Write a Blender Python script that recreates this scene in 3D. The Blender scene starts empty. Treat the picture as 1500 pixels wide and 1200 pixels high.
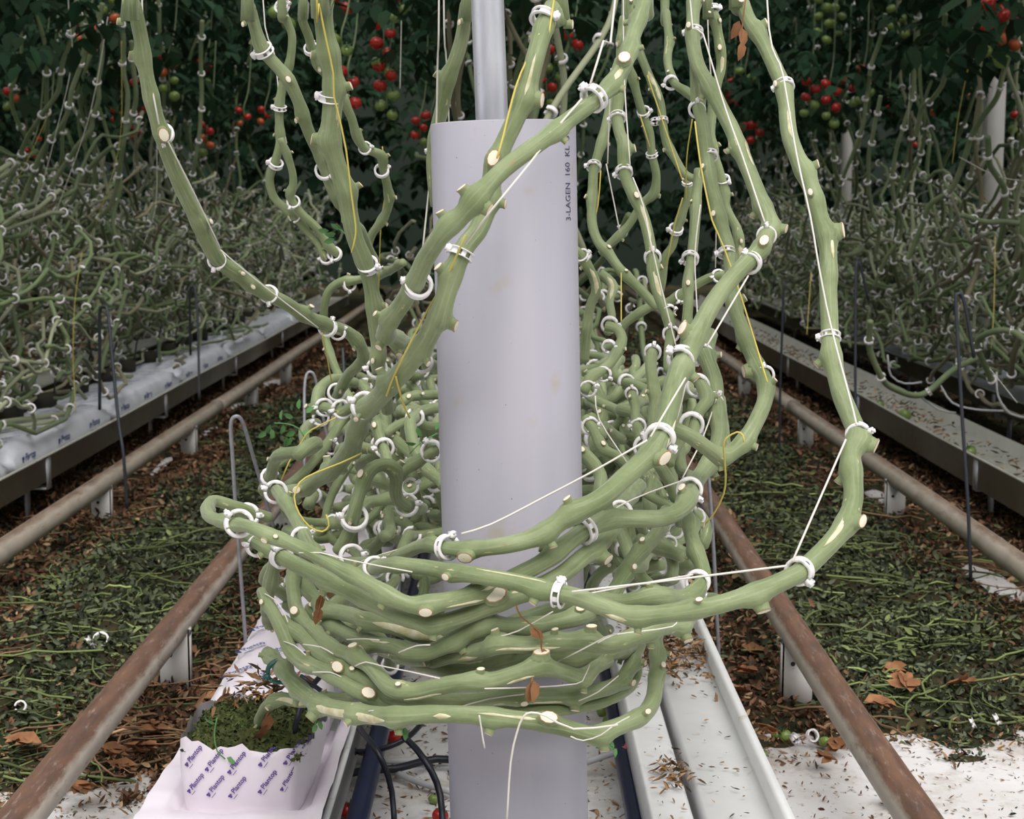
import bpy, math, random
import numpy as np
from mathutils import Vector, Matrix, Euler, noise as mnoise

random.seed(7)
RNG = np.random.default_rng(11)
scene = bpy.context.scene
COL = scene.collection

# ------------------------------------------------------------------ camera
FPX = 2300.0
CAM = Vector((0.0, 0.0, 0.86))
TH = math.atan(295.0 / FPX)
cam_d = bpy.data.cameras.new('camera')
cam_d.sensor_width = 36.0
cam_d.lens = FPX / 1500.0 * 36.0
cam_d.clip_start = 0.05
cam_d.clip_end = 100
cam_o = bpy.data.objects.new('camera', cam_d)
cam_o.location = CAM
cam_o.rotation_euler = (math.pi / 2 - TH, 0, 0)
COL.objects.link(cam_o)
scene.camera = cam_o
cam_d.dof.use_dof = True
cam_d.dof.focus_distance = 1.85
cam_d.dof.aperture_fstop = 15.0

# ------------------------------------------------------------------ sky and view
world = bpy.data.worlds.new('overcast_sky')
scene.world = world
world.use_nodes = True
bgn = world.node_tree.nodes['Background']
bgn.inputs[0].default_value = (0.93, 0.97, 1.0, 1)
bgn.inputs[1].default_value = .85
sun_d = bpy.data.lights.new('hazy_sun', 'SUN')
sun_d.energy = 3.7
sun_d.angle = math.radians(60)
sun_d.color = (1.0, 0.95, 0.9)
sun_o = bpy.data.objects.new('hazy_sun', sun_d)
sun_o.rotation_euler = (math.radians(34), 0, math.radians(14))
COL.objects.link(sun_o)
vs = scene.view_settings
vs.view_transform = 'Standard'
vs.look = 'None'
vs.gamma = 1.0
vs.use_curve_mapping = False
vs.exposure = 0.15

# ------------------------------------------------------------------ helpers
_c, _s = math.cos(TH), math.sin(TH)
def at(px, py, Y):
    x = (px - 750) / FPX; u = (600 - py) / FPX
    t = Y / (_c + u * _s)
    return Vector((x * t, Y, CAM.z + (u * _c - _s) * t))
def onz(px, py, z):
    x = (px - 750) / FPX; u = (600 - py) / FPX
    t = (z - CAM.z) / (u * _c - _s)
    return Vector((x * t, (_c + u * _s) * t, z))
def proj(P):
    d = np.asarray(P) - np.array(CAM)
    depth = d[..., 1] * _c - d[..., 2] * _s
    up = d[..., 1] * _s + d[..., 2] * _c
    return 750 + FPX * d[..., 0] / depth, 600 - FPX * up / depth

def tag(o, label=None, cat=None, group=None, kind=None):
    if label: o['label'] = label
    if cat: o['category'] = cat
    if group: o['group'] = group
    if kind: o['kind'] = kind
    return o
def empty(name, loc, label=None, cat=None, group=None):
    o = bpy.data.objects.new(name, None)
    o.empty_display_size = 0.02
    o.location = loc
    COL.objects.link(o)
    return tag(o, label, cat, group)
def link(name, me, parent=None):
    o = bpy.data.objects.new(name, me)
    COL.objects.link(o)
    if parent is not None:
        o.parent = parent
        o.matrix_parent_inverse = Matrix.Translation(-parent.location)
    return o
def np_mesh(name, V, F, mats, smooth=True, cols=None, uv=None, matidx=None):
    """V (n,3); F: array (m,k) or list of arrays with different k"""
    me = bpy.data.meshes.new(name)
    Fs = F if isinstance(F, list) and any(np.ndim(f) == 2 for f in F) else [F]
    Fs = [np.asarray(f, dtype=np.int32) for f in Fs if len(f)]
    V = np.asarray(V, dtype=np.float32)
    loops = np.concatenate([f.ravel() for f in Fs])
    tot = np.concatenate([np.full(len(f), f.shape[1], dtype=np.int32) for f in Fs])
    start = np.concatenate([[0], np.cumsum(tot)[:-1]]).astype(np.int32)
    me.vertices.add(len(V)); me.vertices.foreach_set('co', V.ravel())
    me.loops.add(len(loops)); me.loops.foreach_set('vertex_index', loops)
    me.polygons.add(len(tot)); me.polygons.foreach_set('loop_start', start)
    me.update(calc_edges=True)
    if smooth:
        me.polygons.foreach_set('use_smooth', np.ones(len(tot), dtype=bool))
    if matidx is not None:
        me.polygons.foreach_set('material_index', np.asarray(matidx, dtype=np.int32))
    for m in (mats if isinstance(mats, (list, tuple)) else [mats]):
        me.materials.append(m)
    if cols is not None:
        ca = me.color_attributes.new('Col', 'FLOAT_COLOR', 'POINT')
        c4 = np.ones((len(V), 4), dtype=np.float32); c4[:, :3] = cols
        ca.data.foreach_set('color', c4.ravel())
    if uv is not None:
        ul = me.uv_layers.new(name='UVMap')
        ul.data.foreach_set('uv', np.asarray(uv, dtype=np.float32)[loops].ravel())
    me.validate()
    return me

def catmull(P, R, step=0.008):
    P = np.asarray(P, float); R = np.asarray(R, float)
    n = len(P)
    Pe = np.vstack([2 * P[0] - P[1], P, 2 * P[-1] - P[-2]])
    out = []; rr = []
    for i in range(n - 1):
        p0, p1, p2, p3 = Pe[i:i + 4]
        k = max(2, int(np.linalg.norm(p2 - p1) / step))
        t = (np.arange(k) / k)[:, None]
        out.append(0.5 * ((2 * p1) + (-p0 + p2) * t + (2 * p0 - 5 * p1 + 4 * p2 - p3) * t ** 2 + (-p0 + 3 * p1 - 3 * p2 + p3) * t ** 3))
        rr.append(R[i] + (R[i + 1] - R[i]) * t[:, 0])
    out.append(P[-1:]); rr.append(R[-1:])
    return np.vstack(out), np.concatenate(rr)
def frames(C):
    T = np.gradient(C, axis=0)
    T /= np.linalg.norm(T, axis=1)[:, None] + 1e-12
    up = np.array([0, 0, 1.0]) if abs(T[0][2]) < .9 else np.array([1.0, 0, 0])
    N = np.empty_like(T)
    v = up
    for i in range(len(T)):
        v = v - T[i] * v.dot(T[i]); v = v / (np.linalg.norm(v) + 1e-12)
        N[i] = v
    return T, N, np.cross(T, N)
def tube(C, R, k=10, caps=True, ridge=0.0):
    C = np.asarray(C, float); n = len(C)
    R = np.broadcast_to(np.asarray(R, float), (n,))
    T, N, B = frames(C)
    a = np.arange(k) / k * 2 * np.pi
    rad = R[:, None] * (1 + ridge * np.cos(3 * a)[None, :])
    V = C[:, None, :] + rad[:, :, None] * (np.cos(a)[None, :, None] * N[:, None, :] + np.sin(a)[None, :, None] * B[:, None, :])
    V = V.reshape(-1, 3)
    i = np.arange(n - 1)[:, None]; j = np.arange(k)[None, :]
    F = np.stack([i * k + j, i * k + (j + 1) % k, (i + 1) * k + (j + 1) % k, (i + 1) * k + j], -1).reshape(-1, 4)
    L = np.concatenate([[0], np.cumsum(np.linalg.norm(np.diff(C, axis=0), axis=1))])
    uv = np.stack([np.tile(np.abs(np.arange(k) / k - .5) * 2, n), np.repeat(L, k)], -1)
    tri = []
    if caps:
        V = np.vstack([V, C[0] - T[0] * R[0] * .3, C[-1] + T[-1] * R[-1] * .3])
        uv = np.vstack([uv, [0, 0], [0, L[-1]]])
        a0, a1 = n * k, n * k + 1
        tri = [[a0, (q + 1) % k, q] for q in range(k)] + [[a1, (n - 1) * k + q, (n - 1) * k + (q + 1) % k] for q in range(k)]
    return V, F, np.array(tri, dtype=int).reshape(-1, 3), uv
class Bag:
    """collects triangle/quad soup for one mesh"""
    def __init__(s): s.V = []; s.Q = []; s.T = []; s.C = []; s.n = 0
    def add(s, V, Q=None, T=None, col=None):
        V = np.asarray(V, float)
        if Q is not None and len(Q): s.Q.append(np.asarray(Q) + s.n)
        if T is not None and len(T): s.T.append(np.asarray(T) + s.n)
        s.V.append(V); s.n += len(V)
        if col is not None:
            c = np.asarray(col, float)
            s.C.append(np.broadcast_to(c, (len(V), 3)) if c.ndim == 1 else c)
    def tube(s, C, R, k=6, col=None, caps=True):
        V, Q, T, _ = tube(C, R, k, caps); s.add(V, Q, T, col)
    def box(s, x0, x1, y0, y1, z0, z1, col=None):
        V = [(x, y, z) for x in (x0, x1) for y in (y0, y1) for z in (z0, z1)]
        s.add(V, [(0, 1, 3, 2), (4, 6, 7, 5), (0, 4, 5, 1), (2, 3, 7, 6), (0, 2, 6, 4), (1, 5, 7, 3)], None, col)
    def mesh(s, name, mats, smooth=True):
        F = []
        if s.Q: F.append(np.concatenate(s.Q))
        if s.T: F.append(np.concatenate(s.T))
        return np_mesh(name, np.concatenate(s.V), F, mats, smooth, np.concatenate(s.C) if s.C else None)
def vnoise(x, y, sc, seed=0):
    x = np.asarray(x) * sc + seed * 17.3; y = np.asarray(y) * sc + seed * 9.1
    xi = np.floor(x).astype(int); yi = np.floor(y).astype(int)
    fx = x - xi; fy = y - yi
    fx = fx * fx * (3 - 2 * fx); fy = fy * fy * (3 - 2 * fy)
    def h(a, b):
        q = np.sin(a * 127.1 + b * 311.7 + seed) * 43758.5453
        return q - np.floor(q)
    return (h(xi, yi) * (1 - fx) + h(xi + 1, yi) * fx) * (1 - fy) + (h(xi, yi + 1) * (1 - fx) + h(xi + 1, yi + 1) * fx) * fy
def rot_rand(n, tilt=None):
    """n random rotation matrices; tilt = max tilt from flat (radians) or None for full"""
    a = RNG.uniform(0, 2 * np.pi, n)
    if tilt is None:
        q = RNG.normal(size=(n, 4)); q /= np.linalg.norm(q, axis=1)[:, None]
        w, x, y, z = q.T
        return np.stack([np.stack([1 - 2 * (y * y + z * z), 2 * (x * y - z * w), 2 * (x * z + y * w)], -1),
                         np.stack([2 * (x * y + z * w), 1 - 2 * (x * x + z * z), 2 * (y * z - x * w)], -1),
                         np.stack([2 * (x * z - y * w), 2 * (y * z + x * w), 1 - 2 * (x * x + y * y)], -1)], 1)
    tx = RNG.normal(0, tilt, n); ty = RNG.normal(0, tilt, n)
    ca, sa = np.cos(a), np.sin(a); o = np.zeros(n); l = np.ones(n)
    Rz = np.stack([np.stack([ca, -sa, o], -1), np.stack([sa, ca, o], -1), np.stack([o, o, l], -1)], 1)
    cx, sx = np.cos(tx), np.sin(tx); cy, sy = np.cos(ty), np.sin(ty)
    Rx = np.stack([np.stack([l, o, o], -1), np.stack([o, cx, -sx], -1), np.stack([o, sx, cx], -1)], 1)
    Ry = np.stack([np.stack([cy, o, sy], -1), np.stack([o, l, o], -1), np.stack([-sy, o, cy], -1)], 1)
    return Rx @ Ry @ Rz
# leaf templates: folded leaflet, lobed
LEAF_V = np.array([(0, 0, 0), (.30, -.28, .06), (.30, 0, -.03), (.30, .28, .06), (.68, -.24, .02), (.66, 0, -.02), (.68, .24, .02), (1, 0, -.14)], float)
LEAF_T = np.array([(0, 1, 2), (0, 2, 3), (1, 4, 5), (1, 5, 2), (2, 5, 6), (2, 6, 3), (4, 7, 5), (5, 7, 6)])
CURL_V = LEAF_V * 1.0
CURL_V = CURL_V + np.stack([0 * CURL_V[:, 0], 0 * CURL_V[:, 0], .55 * (CURL_V[:, 0] - .45) ** 2 + 1.1 * CURL_V[:, 1] ** 2], -1)
def scatter(bag, TV, TT, P, M, S, cols):
    n = len(P)
    V = np.einsum('nij,vj->nvi', M, TV) * np.asarray(S)[:, None, None] + np.asarray(P)[:, None, :]
    T = (TT[None] + (np.arange(n) * len(TV))[:, None, None]).reshape(-1, 3)
    bag.add(V.reshape(-1, 3), None, T, np.repeat(cols, len(TV), 0))

# ------------------------------------------------------------------ materials
MAT = {}
def mat(name, base=(.5, .5, .5), rough=.6, metal=0.0, spec=.4, sheen=0.0):
    m = bpy.data.materials.new(name); m.use_nodes = True
    nt = m.node_tree; b = nt.nodes['Principled BSDF']
    b.inputs['Base Color'].default_value = (*base, 1)
    b.inputs['Roughness'].default_value = rough
    b.inputs['Metallic'].default_value = metal
    b.inputs['Specular IOR Level'].default_value = spec
    b.inputs['Sheen Weight'].default_value = sheen
    MAT[name] = m
    return m, nt, b
def noise_mix(nt, b, c1, c2, scale=20, lo=.4, hi=.6, coord='Object', vscale=None, detail=6, prev=None, bump=0.0, rough=.55):
    tc = nt.nodes.new('ShaderNodeTexCoord'); src = tc.outputs[coord]
    if vscale:
        mp = nt.nodes.new('ShaderNodeMapping'); mp.inputs['Scale'].default_value = vscale
        nt.links.new(src, mp.inputs[0]); src = mp.outputs[0]
    nz = nt.nodes.new('ShaderNodeTexNoise'); nz.inputs['Scale'].default_value = scale
    nz.inputs['Detail'].default_value = detail; nz.inputs['Roughness'].default_value = rough
    nt.links.new(src, nz.inputs['Vector'])
    mr = nt.nodes.new('ShaderNodeMapRange'); mr.inputs[1].default_value = lo; mr.inputs[2].default_value = hi
    nt.links.new(nz.outputs[0], mr.inputs[0])
    mx = nt.nodes.new('ShaderNodeMix'); mx.data_type = 'RGBA'
    nt.links.new(mr.outputs[0], mx.inputs[0])
    if prev is None: mx.inputs[6].default_value = (*c1, 1)
    else: nt.links.new(prev, mx.inputs[6])
    mx.inputs[7].default_value = (*c2, 1)
    nt.links.new(mx.outputs[2], b.inputs['Base Color'])
    if bump:
        bp = nt.nodes.new('ShaderNodeBump'); bp.inputs['Strength'].default_value = bump; bp.inputs['Distance'].default_value = .004
        nt.links.new(nz.outputs[0], bp.inputs['Height']); nt.links.new(bp.outputs[0], b.inputs['Normal'])
    return mx.outputs[2]
def col_mat(name, rough=.6, sheen=0, spec=.3, transl=0.0):
    m, nt, b = mat(name, rough=rough, sheen=sheen, spec=spec)
    a = nt.nodes.new('ShaderNodeAttribute'); a.attribute_name = 'Col'
    nt.links.new(a.outputs[0], b.inputs['Base Color'])
    if transl:
        tr = nt.nodes.new('ShaderNodeBsdfTranslucent'); nt.links.new(a.outputs[0], tr.inputs[0])
        ms = nt.nodes.new('ShaderNodeMixShader'); ms.inputs[0].default_value = transl
        nt.links.new(b.outputs[0], ms.inputs[1]); nt.links.new(tr.outputs[0], ms.inputs[2])
        nt.links.new(ms.outputs[0], nt.nodes['Material Output'].inputs[0])
    return m
# stem: green with pale bloom, yellow scrapes running along the length
m, nt, b = mat('stem', rough=.55, sheen=.25, spec=.3)
b.inputs['Sheen Roughness'].default_value = .4
c = noise_mix(nt, b, (.150, .195, .082), (.265, .315, .165), 11, .32, .68, detail=8, rough=.65)
c = noise_mix(nt, b, None, (.345, .39, .25), 1.0, .50, .85, prev=c, coord='UV', vscale=(11, 14, 1), detail=6)
c = noise_mix(nt, b, None, (.095, .125, .05), 1.0, .58, .85, prev=c, coord='UV', vscale=(4, 22, 1), detail=6)
c = noise_mix(nt, b, None, (.52, .49, .27), 1.0, .655, .675, prev=c, coord='UV', vscale=(3.2, 21, 1), detail=9, rough=.62)
c = noise_mix(nt, b, None, (.36, .22, .09), 1.0, .675, .70, prev=c, coord='UV', vscale=(5, 33, 1), detail=9, rough=.65, bump=.25)
m, nt, b = mat('stem_far', rough=.6, sheen=.2, spec=.3)
noise_mix(nt, b, (.11, .16, .07), (.24, .28, .15), 6, .35, .7)
m, nt, b = mat('scar', rough=.8)
noise_mix(nt, b, (.80, .74, .60), (.45, .27, .13), 160, .56, .72)
m, nt, b = mat('scar_rim', (.33, .20, .10), .8)
m, nt, b = mat('peel', rough=.7)
noise_mix(nt, b, (.66, .64, .46), (.48, .44, .24), 70, .4, .65, bump=.3)
m, nt, b = mat('clip', (.86, .83, .84), .38, spec=.5)
m, nt, b = mat('clip_green', (.02, .09, .08), .35)
m, nt, b = mat('string_white', (.72, .68, .62), .7)
m, nt, b = mat('string_yellow', (.60, .50, .12), .7)
m, nt, b = mat('pvc', rough=.42, spec=.45)
c = noise_mix(nt, b, (.375, .360, .42), (.40, .385, .445), 30, .3, .7, vscale=(1, 1, .06))
c = noise_mix(nt, b, None, (.36, .32, .26), 15, .60, .74, prev=c, detail=4)
c = noise_mix(nt, b, None, (.16, .12, .08), 210, .75, .78, prev=c, detail=2)
m, nt, b = mat('galvanised', rough=.45, metal=.55, spec=.5)
c = noise_mix(nt, b, (.56, .56, .63), (.72, .73, .78), 60, .3, .7, vscale=(1, 1, .2))
c = noise_mix(nt, b, None, (.45, .36, .24), 90, .68, .8, prev=c)
m, nt, b = mat('ink', (.07, .05, .12), .6)
m, nt, b = mat('ink_purple', (.11, .055, .26), .6)
m, nt, b = mat('ink_blue', (.03, .05, .20), .6)
def rail_mat(name, rust1, rust2, paint, lo, hi):
    """paint worn down to rust along the tread on top"""
    m, nt, b = mat(name, rough=.5, spec=.45)
    c1 = noise_mix(nt, b, rust1, rust2, 30, .3, .7, vscale=(2, .35, 2))
    c1 = noise_mix(nt, b, None, tuple(.5 * (p + q) for p, q in zip(rust2, paint)), 40, .54, .68, prev=c1, vscale=(3, .45, 3), detail=10, rough=.8, bump=.2)
    c2 = noise_mix(nt, b, paint, tuple(v * .75 for v in paint), 14, .35, .7, vscale=(2, 1, 2))
    c2 = noise_mix(nt, b, None, rust2, 24, .56, .70, prev=c2, vscale=(2, .5, 2), detail=8, rough=.75)
    g = nt.nodes.new('ShaderNodeNewGeometry'); sx = nt.nodes.new('ShaderNodeSeparateXYZ'); nt.links.new(g.outputs['Normal'], sx.inputs[0])
    tc = nt.nodes.new('ShaderNodeTexCoord'); nz = nt.nodes.new('ShaderNodeTexNoise'); nz.inputs['Scale'].default_value = 30; nz.inputs['Detail'].default_value = 10; nz.inputs['Roughness'].default_value = .75
    mp = nt.nodes.new('ShaderNodeMapping'); mp.inputs['Scale'].default_value = (2, .45, 2); nt.links.new(tc.outputs['Object'], mp.inputs[0]); nt.links.new(mp.outputs[0], nz.inputs[0])
    ad = nt.nodes.new('ShaderNodeMath'); ad.operation = 'MULTIPLY_ADD'; nt.links.new(nz.outputs[0], ad.inputs[0]); ad.inputs[1].default_value = .7; nt.links.new(sx.outputs[2], ad.inputs[2])
    mr = nt.nodes.new('ShaderNodeMapRange'); mr.inputs[1].default_value = lo; mr.inputs[2].default_value = hi; nt.links.new(ad.outputs[0], mr.inputs[0])
    mx = nt.nodes.new('ShaderNodeMix'); mx.data_type = 'RGBA'; nt.links.new(mr.outputs[0], mx.inputs[0]); nt.links.new(c2, mx.inputs[6]); nt.links.new(c1, mx.inputs[7])
    nt.links.new(mx.outputs[2], b.inputs['Base Color'])
rail_mat('rail_rust', (.10, .058, .045), (.20, .105, .065), (.50, .44, .38), .75, 1.05)
rail_mat('rail_pale', (.13, .08, .06), (.24, .15, .10), (.46, .40, .33), 1.12, 1.4)
m, nt, b = mat('white_paint', rough=.5)
c = noise_mix(nt, b, (.66, .64, .62), (.74, .72, .70), 12, .3, .7)
c = noise_mix(nt, b, None, (.34, .22, .12), 55, .64, .76, prev=c)
m, nt, b = mat('gutter_paint', rough=.45)
c = noise_mix(nt, b, (.64, .64, .64), (.74, .74, .75), 9, .3, .7)
c = noise_mix(nt, b, None, (.45, .38, .26), 34, .62, .78, prev=c)
m, nt, b = mat('gutter_dull', rough=.5)
c = noise_mix(nt, b, (.40, .40, .35), (.47, .47, .42), 9, .3, .7)
c = noise_mix(nt, b, None, (.22, .17, .10), 30, .60, .78, prev=c)
m, nt, b = mat('dark', (.012, .013, .02), .45)
m, nt, b = mat('hose', (.012, .013, .022), .35)
m, nt, b = mat('hose_blue', (.015, .02, .06), .35)
m, nt, b = mat('hose_grey', (.42, .42, .44), .5)
m, nt, b = mat('pink', (.65, .09, .18), .4)
m, nt, b = mat('wire', rough=.5, metal=.4)
noise_mix(nt, b, (.26, .26, .29), (.36, .36, .40), 80, .3, .7)
m, nt, b = mat('wire_dark', (.05, .055, .07), .5, metal=.3)
m, nt, b = mat('bag_film', rough=.42, spec=.4)
c = noise_mix(nt, b, (.70, .64, .71), (.76, .70, .76), 14, .3, .7, bump=.35)
m, nt, b = mat('slab_film', rough=.36, spec=.5)
c = noise_mix(nt, b, (.60, .63, .70), (.70, .72, .78), 14, .3, .7, bump=.25)
m, nt, b = mat('moss', rough=.95, spec=.1)
c = noise_mix(nt, b, (.030, .036, .014), (.09, .10, .035), 90, .35, .65, bump=.8)
m, nt, b = mat('cube', (.03, .028, .02), .9)
m, nt, b = mat('tomato_red', (.40, .02, .012), .22, spec=.5)
m, nt, b = mat('tomato_orange', (.42, .09, .02), .22, spec=.5)
m, nt, b = mat('tomato_green', (.17, .25, .06), .25, spec=.5)
m, nt, b = mat('calyx', (.04, .09, .03), .7)
m, nt, b = mat('dead_leaf', rough=.85, spec=.2)
noise_mix(nt, b, (.34, .17, .08), (.20, .09, .045), 40, .35, .65)
m, nt, b = mat('sprig', (.10, .25, .08), .6)
col_mat('litter', rough=.8, spec=.2)
col_mat('foliage', rough=.7, spec=.12, transl=.25)
col_mat('stem_col', rough=.6, sheen=.15)
# ground cover
m, nt, b = mat('ground', rough=.7, spec=.25)
c = noise_mix(nt, b, (.64, .63, .64), (.55, .53, .52), 5, .35, .65, detail=8)
c = noise_mix(nt, b, None, (.34, .28, .23), 6, .50, .72, prev=c, detail=12, rough=.75)
c = noise_mix(nt, b, None, (.16, .11, .08), 60, .60, .70, prev=c, detail=6, bump=.3)
m, nt, b = mat('light_block_cloth', (.012, .022, .014), .9)
m, nt, b = mat('bed', rough=.95, spec=.1)
c = noise_mix(nt, b, (.022, .028, .014), (.055, .04, .022), 8, .4, .6, bump=.6)

# ------------------------------------------------------------------ shell
def plane(name, x0, x1, y0, y1, z, m, n=1):
    xs = np.linspace(x0, x1, n + 1); ys = np.linspace(y0, y1, n + 1)
    X, Y = np.meshgrid(xs, ys); V = np.stack([X.ravel(), Y.ravel(), np.full(X.size, z)], -1)
    i, j = np.meshgrid(np.arange(n), np.arange(n)); a = (j * (n + 1) + i).ravel()
    return link(name, np_mesh(name, V, np.stack([a, a + 1, a + n + 2, a + n + 1], -1), MAT[m]))
tag(plane('floor', -9, 9, -6, 18, 0, 'ground', 4), 'white woven ground cover under the whole greenhouse', kind='structure')
for nm, q in (('wall_block_back', [(-9, 17, 0), (9, 17, 0), (9, 17, 4.2), (-9, 17, 4.2)]),  # back and side walls are added to block sky light between the leaves
              ('wall_block_front', [(9, -4, 0), (-9, -4, 0), (-9, -4, 4.2), (9, -4, 4.2)]),  # unseen, added to block low light from behind the camera
              ('wall_block_left', [(-8, 2.5, 0), (-8, 17, 0), (-8, 17, 4.2), (-8, 2.5, 4.2)]),
              ('wall_block_right', [(8, 17, 0), (8, 2.5, 0), (8, 2.5, 4.2), (8, 17, 4.2)])):
    tag(link(nm, np_mesh(nm, q, [(0, 1, 2, 3)], MAT['light_block_cloth'], False)), 'added dark green screen wall that blocks sky light', kind='structure')

# ------------------------------------------------------------------ grey pipe and post
PIPE_Y = 1.74
p0, p1 = at(757.5, 1075, PIPE_Y), at(737, 186, PIPE_Y)
dirp = (p1 - p0).normalized()
ptop = p1 + dirp * 0.004
pbot = p1 - dirp * (p1.z / dirp.z)
PR = 0.0795
root = empty('drain_pipe', pbot, 'upright grey plastic drain pipe with the vines coiled round it', 'pipe')
zq = dirp; xq = Vector((1, 0, 0)) - zq * zq.x; xq.normalize(); yq = zq.cross(xq)
def pipe_pt(a, r, h):    # a: angle from +x, h: from top downwards
    return ptop - zq * h + xq * (math.cos(a) * r) + yq * (math.sin(a) * r)
L = (ptop - pbot).length
V = []; n = 64
prof = [(PR, L), (PR, .0012), (PR - .0012, 0), (PR - .0042, 0), (PR - .005, .001), (PR - .005, L)]
for r, h in prof:
    for k in range(n): V.append(pipe_pt(2 * math.pi * k / n, r, h))
F = [(a * n + k, a * n + (k + 1) % n, (a + 1) * n + (k + 1) % n, (a + 1) * n + k) for a in range(len(prof) - 1) for k in range(n)]
me = np_mesh('pipe_wall', [tuple(v) for v in V], F, MAT['pvc'])
link('pipe_wall', me, root)
def text_mesh(body, size, extr=0.0, off=0.0):
    cu = bpy.data.curves.new('t', 'FONT'); cu.body = body; cu.size = size; cu.extrude = extr; cu.resolution_u = 3; cu.offset = size * off
    o = bpy.data.objects.new('t', cu); COL.objects.link(o)
    dg = bpy.context.evaluated_depsgraph_get(); dg.update()
    me = bpy.data.meshes.new_from_object(o.evaluated_get(dg))
    bpy.data.objects.remove(o)
    V = np.array([v.co[:] for v in me.vertices]); F = [list(p.vertices) for p in me.polygons]
    bpy.data.meshes.remove(me)
    return V, F
tv, tf = text_mesh('3-LAGEN  160  KL  51', .0125)
a0 = -math.acos((829 - 737) / 106.0) + .035
hb = (ptop - at(828, 326, PIPE_Y)).length
hb = ptop.z - at(828, 326, PIPE_Y - .04).z
ln = (at(828, 326, 1.7).z - at(829, 196, 1.7).z)
sx = abs(ln) / (tv[:, 0].max())
V = [tuple(pipe_pt(a0 - v[1] * 1.15 / PR, PR + .0004, hb - v[0] * sx)) for v in tv]
me = bpy.data.meshes.new('printed_lettering'); me.from_pydata(V, [], tf); me.materials.append(MAT['ink'])
link('printed_lettering', me, root)
# galvanised post standing inside the pipe
q0, q1 = at(721, 182, PIPE_Y), at(713.5, -10, PIPE_Y)
dq = (q1 - q0).normalized()
base = q0 - dq * (q0.z / dq.z)
root = empty('support_post', base, 'galvanised steel tube rising out of the grey plastic pipe', 'post')
C = np.array([tuple(base + dq * t) for t in np.linspace(0, 2.7, 12)])
V, Q, T, uv = tube(C, .0178, 32)
link('tube', np_mesh('tube', V, [Q, T], MAT['galvanised']), root)
b = Bag(); b.tube(C[:2] * [1, 1, 1], .034, 20); b2 = Bag()
link('foot_sleeve', b.mesh('foot_sleeve', MAT['galvanised']), root)

# ------------------------------------------------------------------ rails
def rail(name, x, y0, y1, z, m, posts, label, side, sections):
    r = empty(name, (x, y0, 0), label, 'rail')
    ys = np.linspace(y0, y1, sections + 1)
    for i in range(sections):
        a, bb = ys[i], ys[i + 1]
        k = 20; n = 24
        C = np.stack([np.full(n, x) + .002 * np.sin(np.linspace(a, bb, n) * 2.1), np.linspace(a, bb, n), np.full(n, z - .0255) + .0015 * np.sin(np.linspace(a, bb, n) * 1.7 + 1)], -1)
        V, Q, T, _ = tube(C, .0255, k)
        link('pipe_section', np_mesh('pipe_section', V, [Q, T], MAT[m]), r)
        if i:
            t = np.linspace(0, 2 * np.pi, 25)
            b = Bag(); b.tube(np.stack([x + .0262 * np.cos(t), np.full(25, a), z - .0255 + .0262 * np.sin(t)], -1), .0012, 5, caps=False)
            link('weld_seam', b.mesh('weld_seam', MAT['rail_pale']), r)
    for py in posts:
        po = empty('rail_stand', (x, py, 0)); po.parent = r; po.matrix_parent_inverse = Matrix.Translation(-r.location)
        w = .026; h = z - .028; t = .003
        b = Bag()
        b.box(x - w, x + w, py, py + t, 0, h)
        b.box(x + side * w - (t if side > 0 else 0), x + side * w + (0 if side > 0 else t), py, py + .022, 0, h)
        b.box(x - w * 1.1, x + w * 1.1, py - .012, py + .03, 0, .004)
        po2 = link('plate', b.mesh('plate', MAT['white_paint'], False), po)
        b = Bag()
        for hz in (.03, h - .045):
            t_ = np.linspace(0, 2 * np.pi, 11)[:-1]
            V = np.stack([x - .008 + .0042 * np.cos(t_), np.full(10, py - .0006), hz + .0042 * np.sin(t_)], -1)
            b.add(np.vstack([V, [[x - .008, py - .0006, hz]]]), None, [(10, q, (q + 1) % 10) for q in range(10)])
        link('bolt_holes', b.mesh('bolt_holes', MAT['dark'], False), po)
        # cradle strap under the pipe
        t_ = np.linspace(-np.pi * .95, -.05 * np.pi, 13)
        b = Bag(); b.tube(np.stack([x + .028 * np.cos(t_), np.full(13, py + .004), z - .0255 + .028 * np.sin(t_)], -1), .003, 5)
        link('cradle', b.mesh('cradle', MAT['wire_dark']), po)
ZR = .162
rail('heating_rail', .487, 1.0, 14, ZR, 'rail_rust', [2.60, 3.93, 5.26, 6.6], 'rusty brown heating pipe rail next to the empty white double gutter', -1, 3)
rail('heating_rail', -.587, 1.0, 14, ZR, 'rail_rust', [2.655, 3.95, 5.3, 6.6], 'rusty brown heating pipe rail beside the printed mossy plant bag', 1, 3)
rail('heating_rail', -1.085, 1.6, 14, ZR, 'rail_pale', [2.8, 4.08, 5.21, 6.48, 7.48], 'pale worn heating pipe rail below the gutter of white printed slabs', 1, 3)
rail('heating_rail', 1.035, 1.6, 14, ZR, 'rail_pale', [2.85, 4.17, 5.47, 6.94], 'pale worn heating pipe rail below the empty leaf-strewn gutter', -1, 3)

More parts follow.
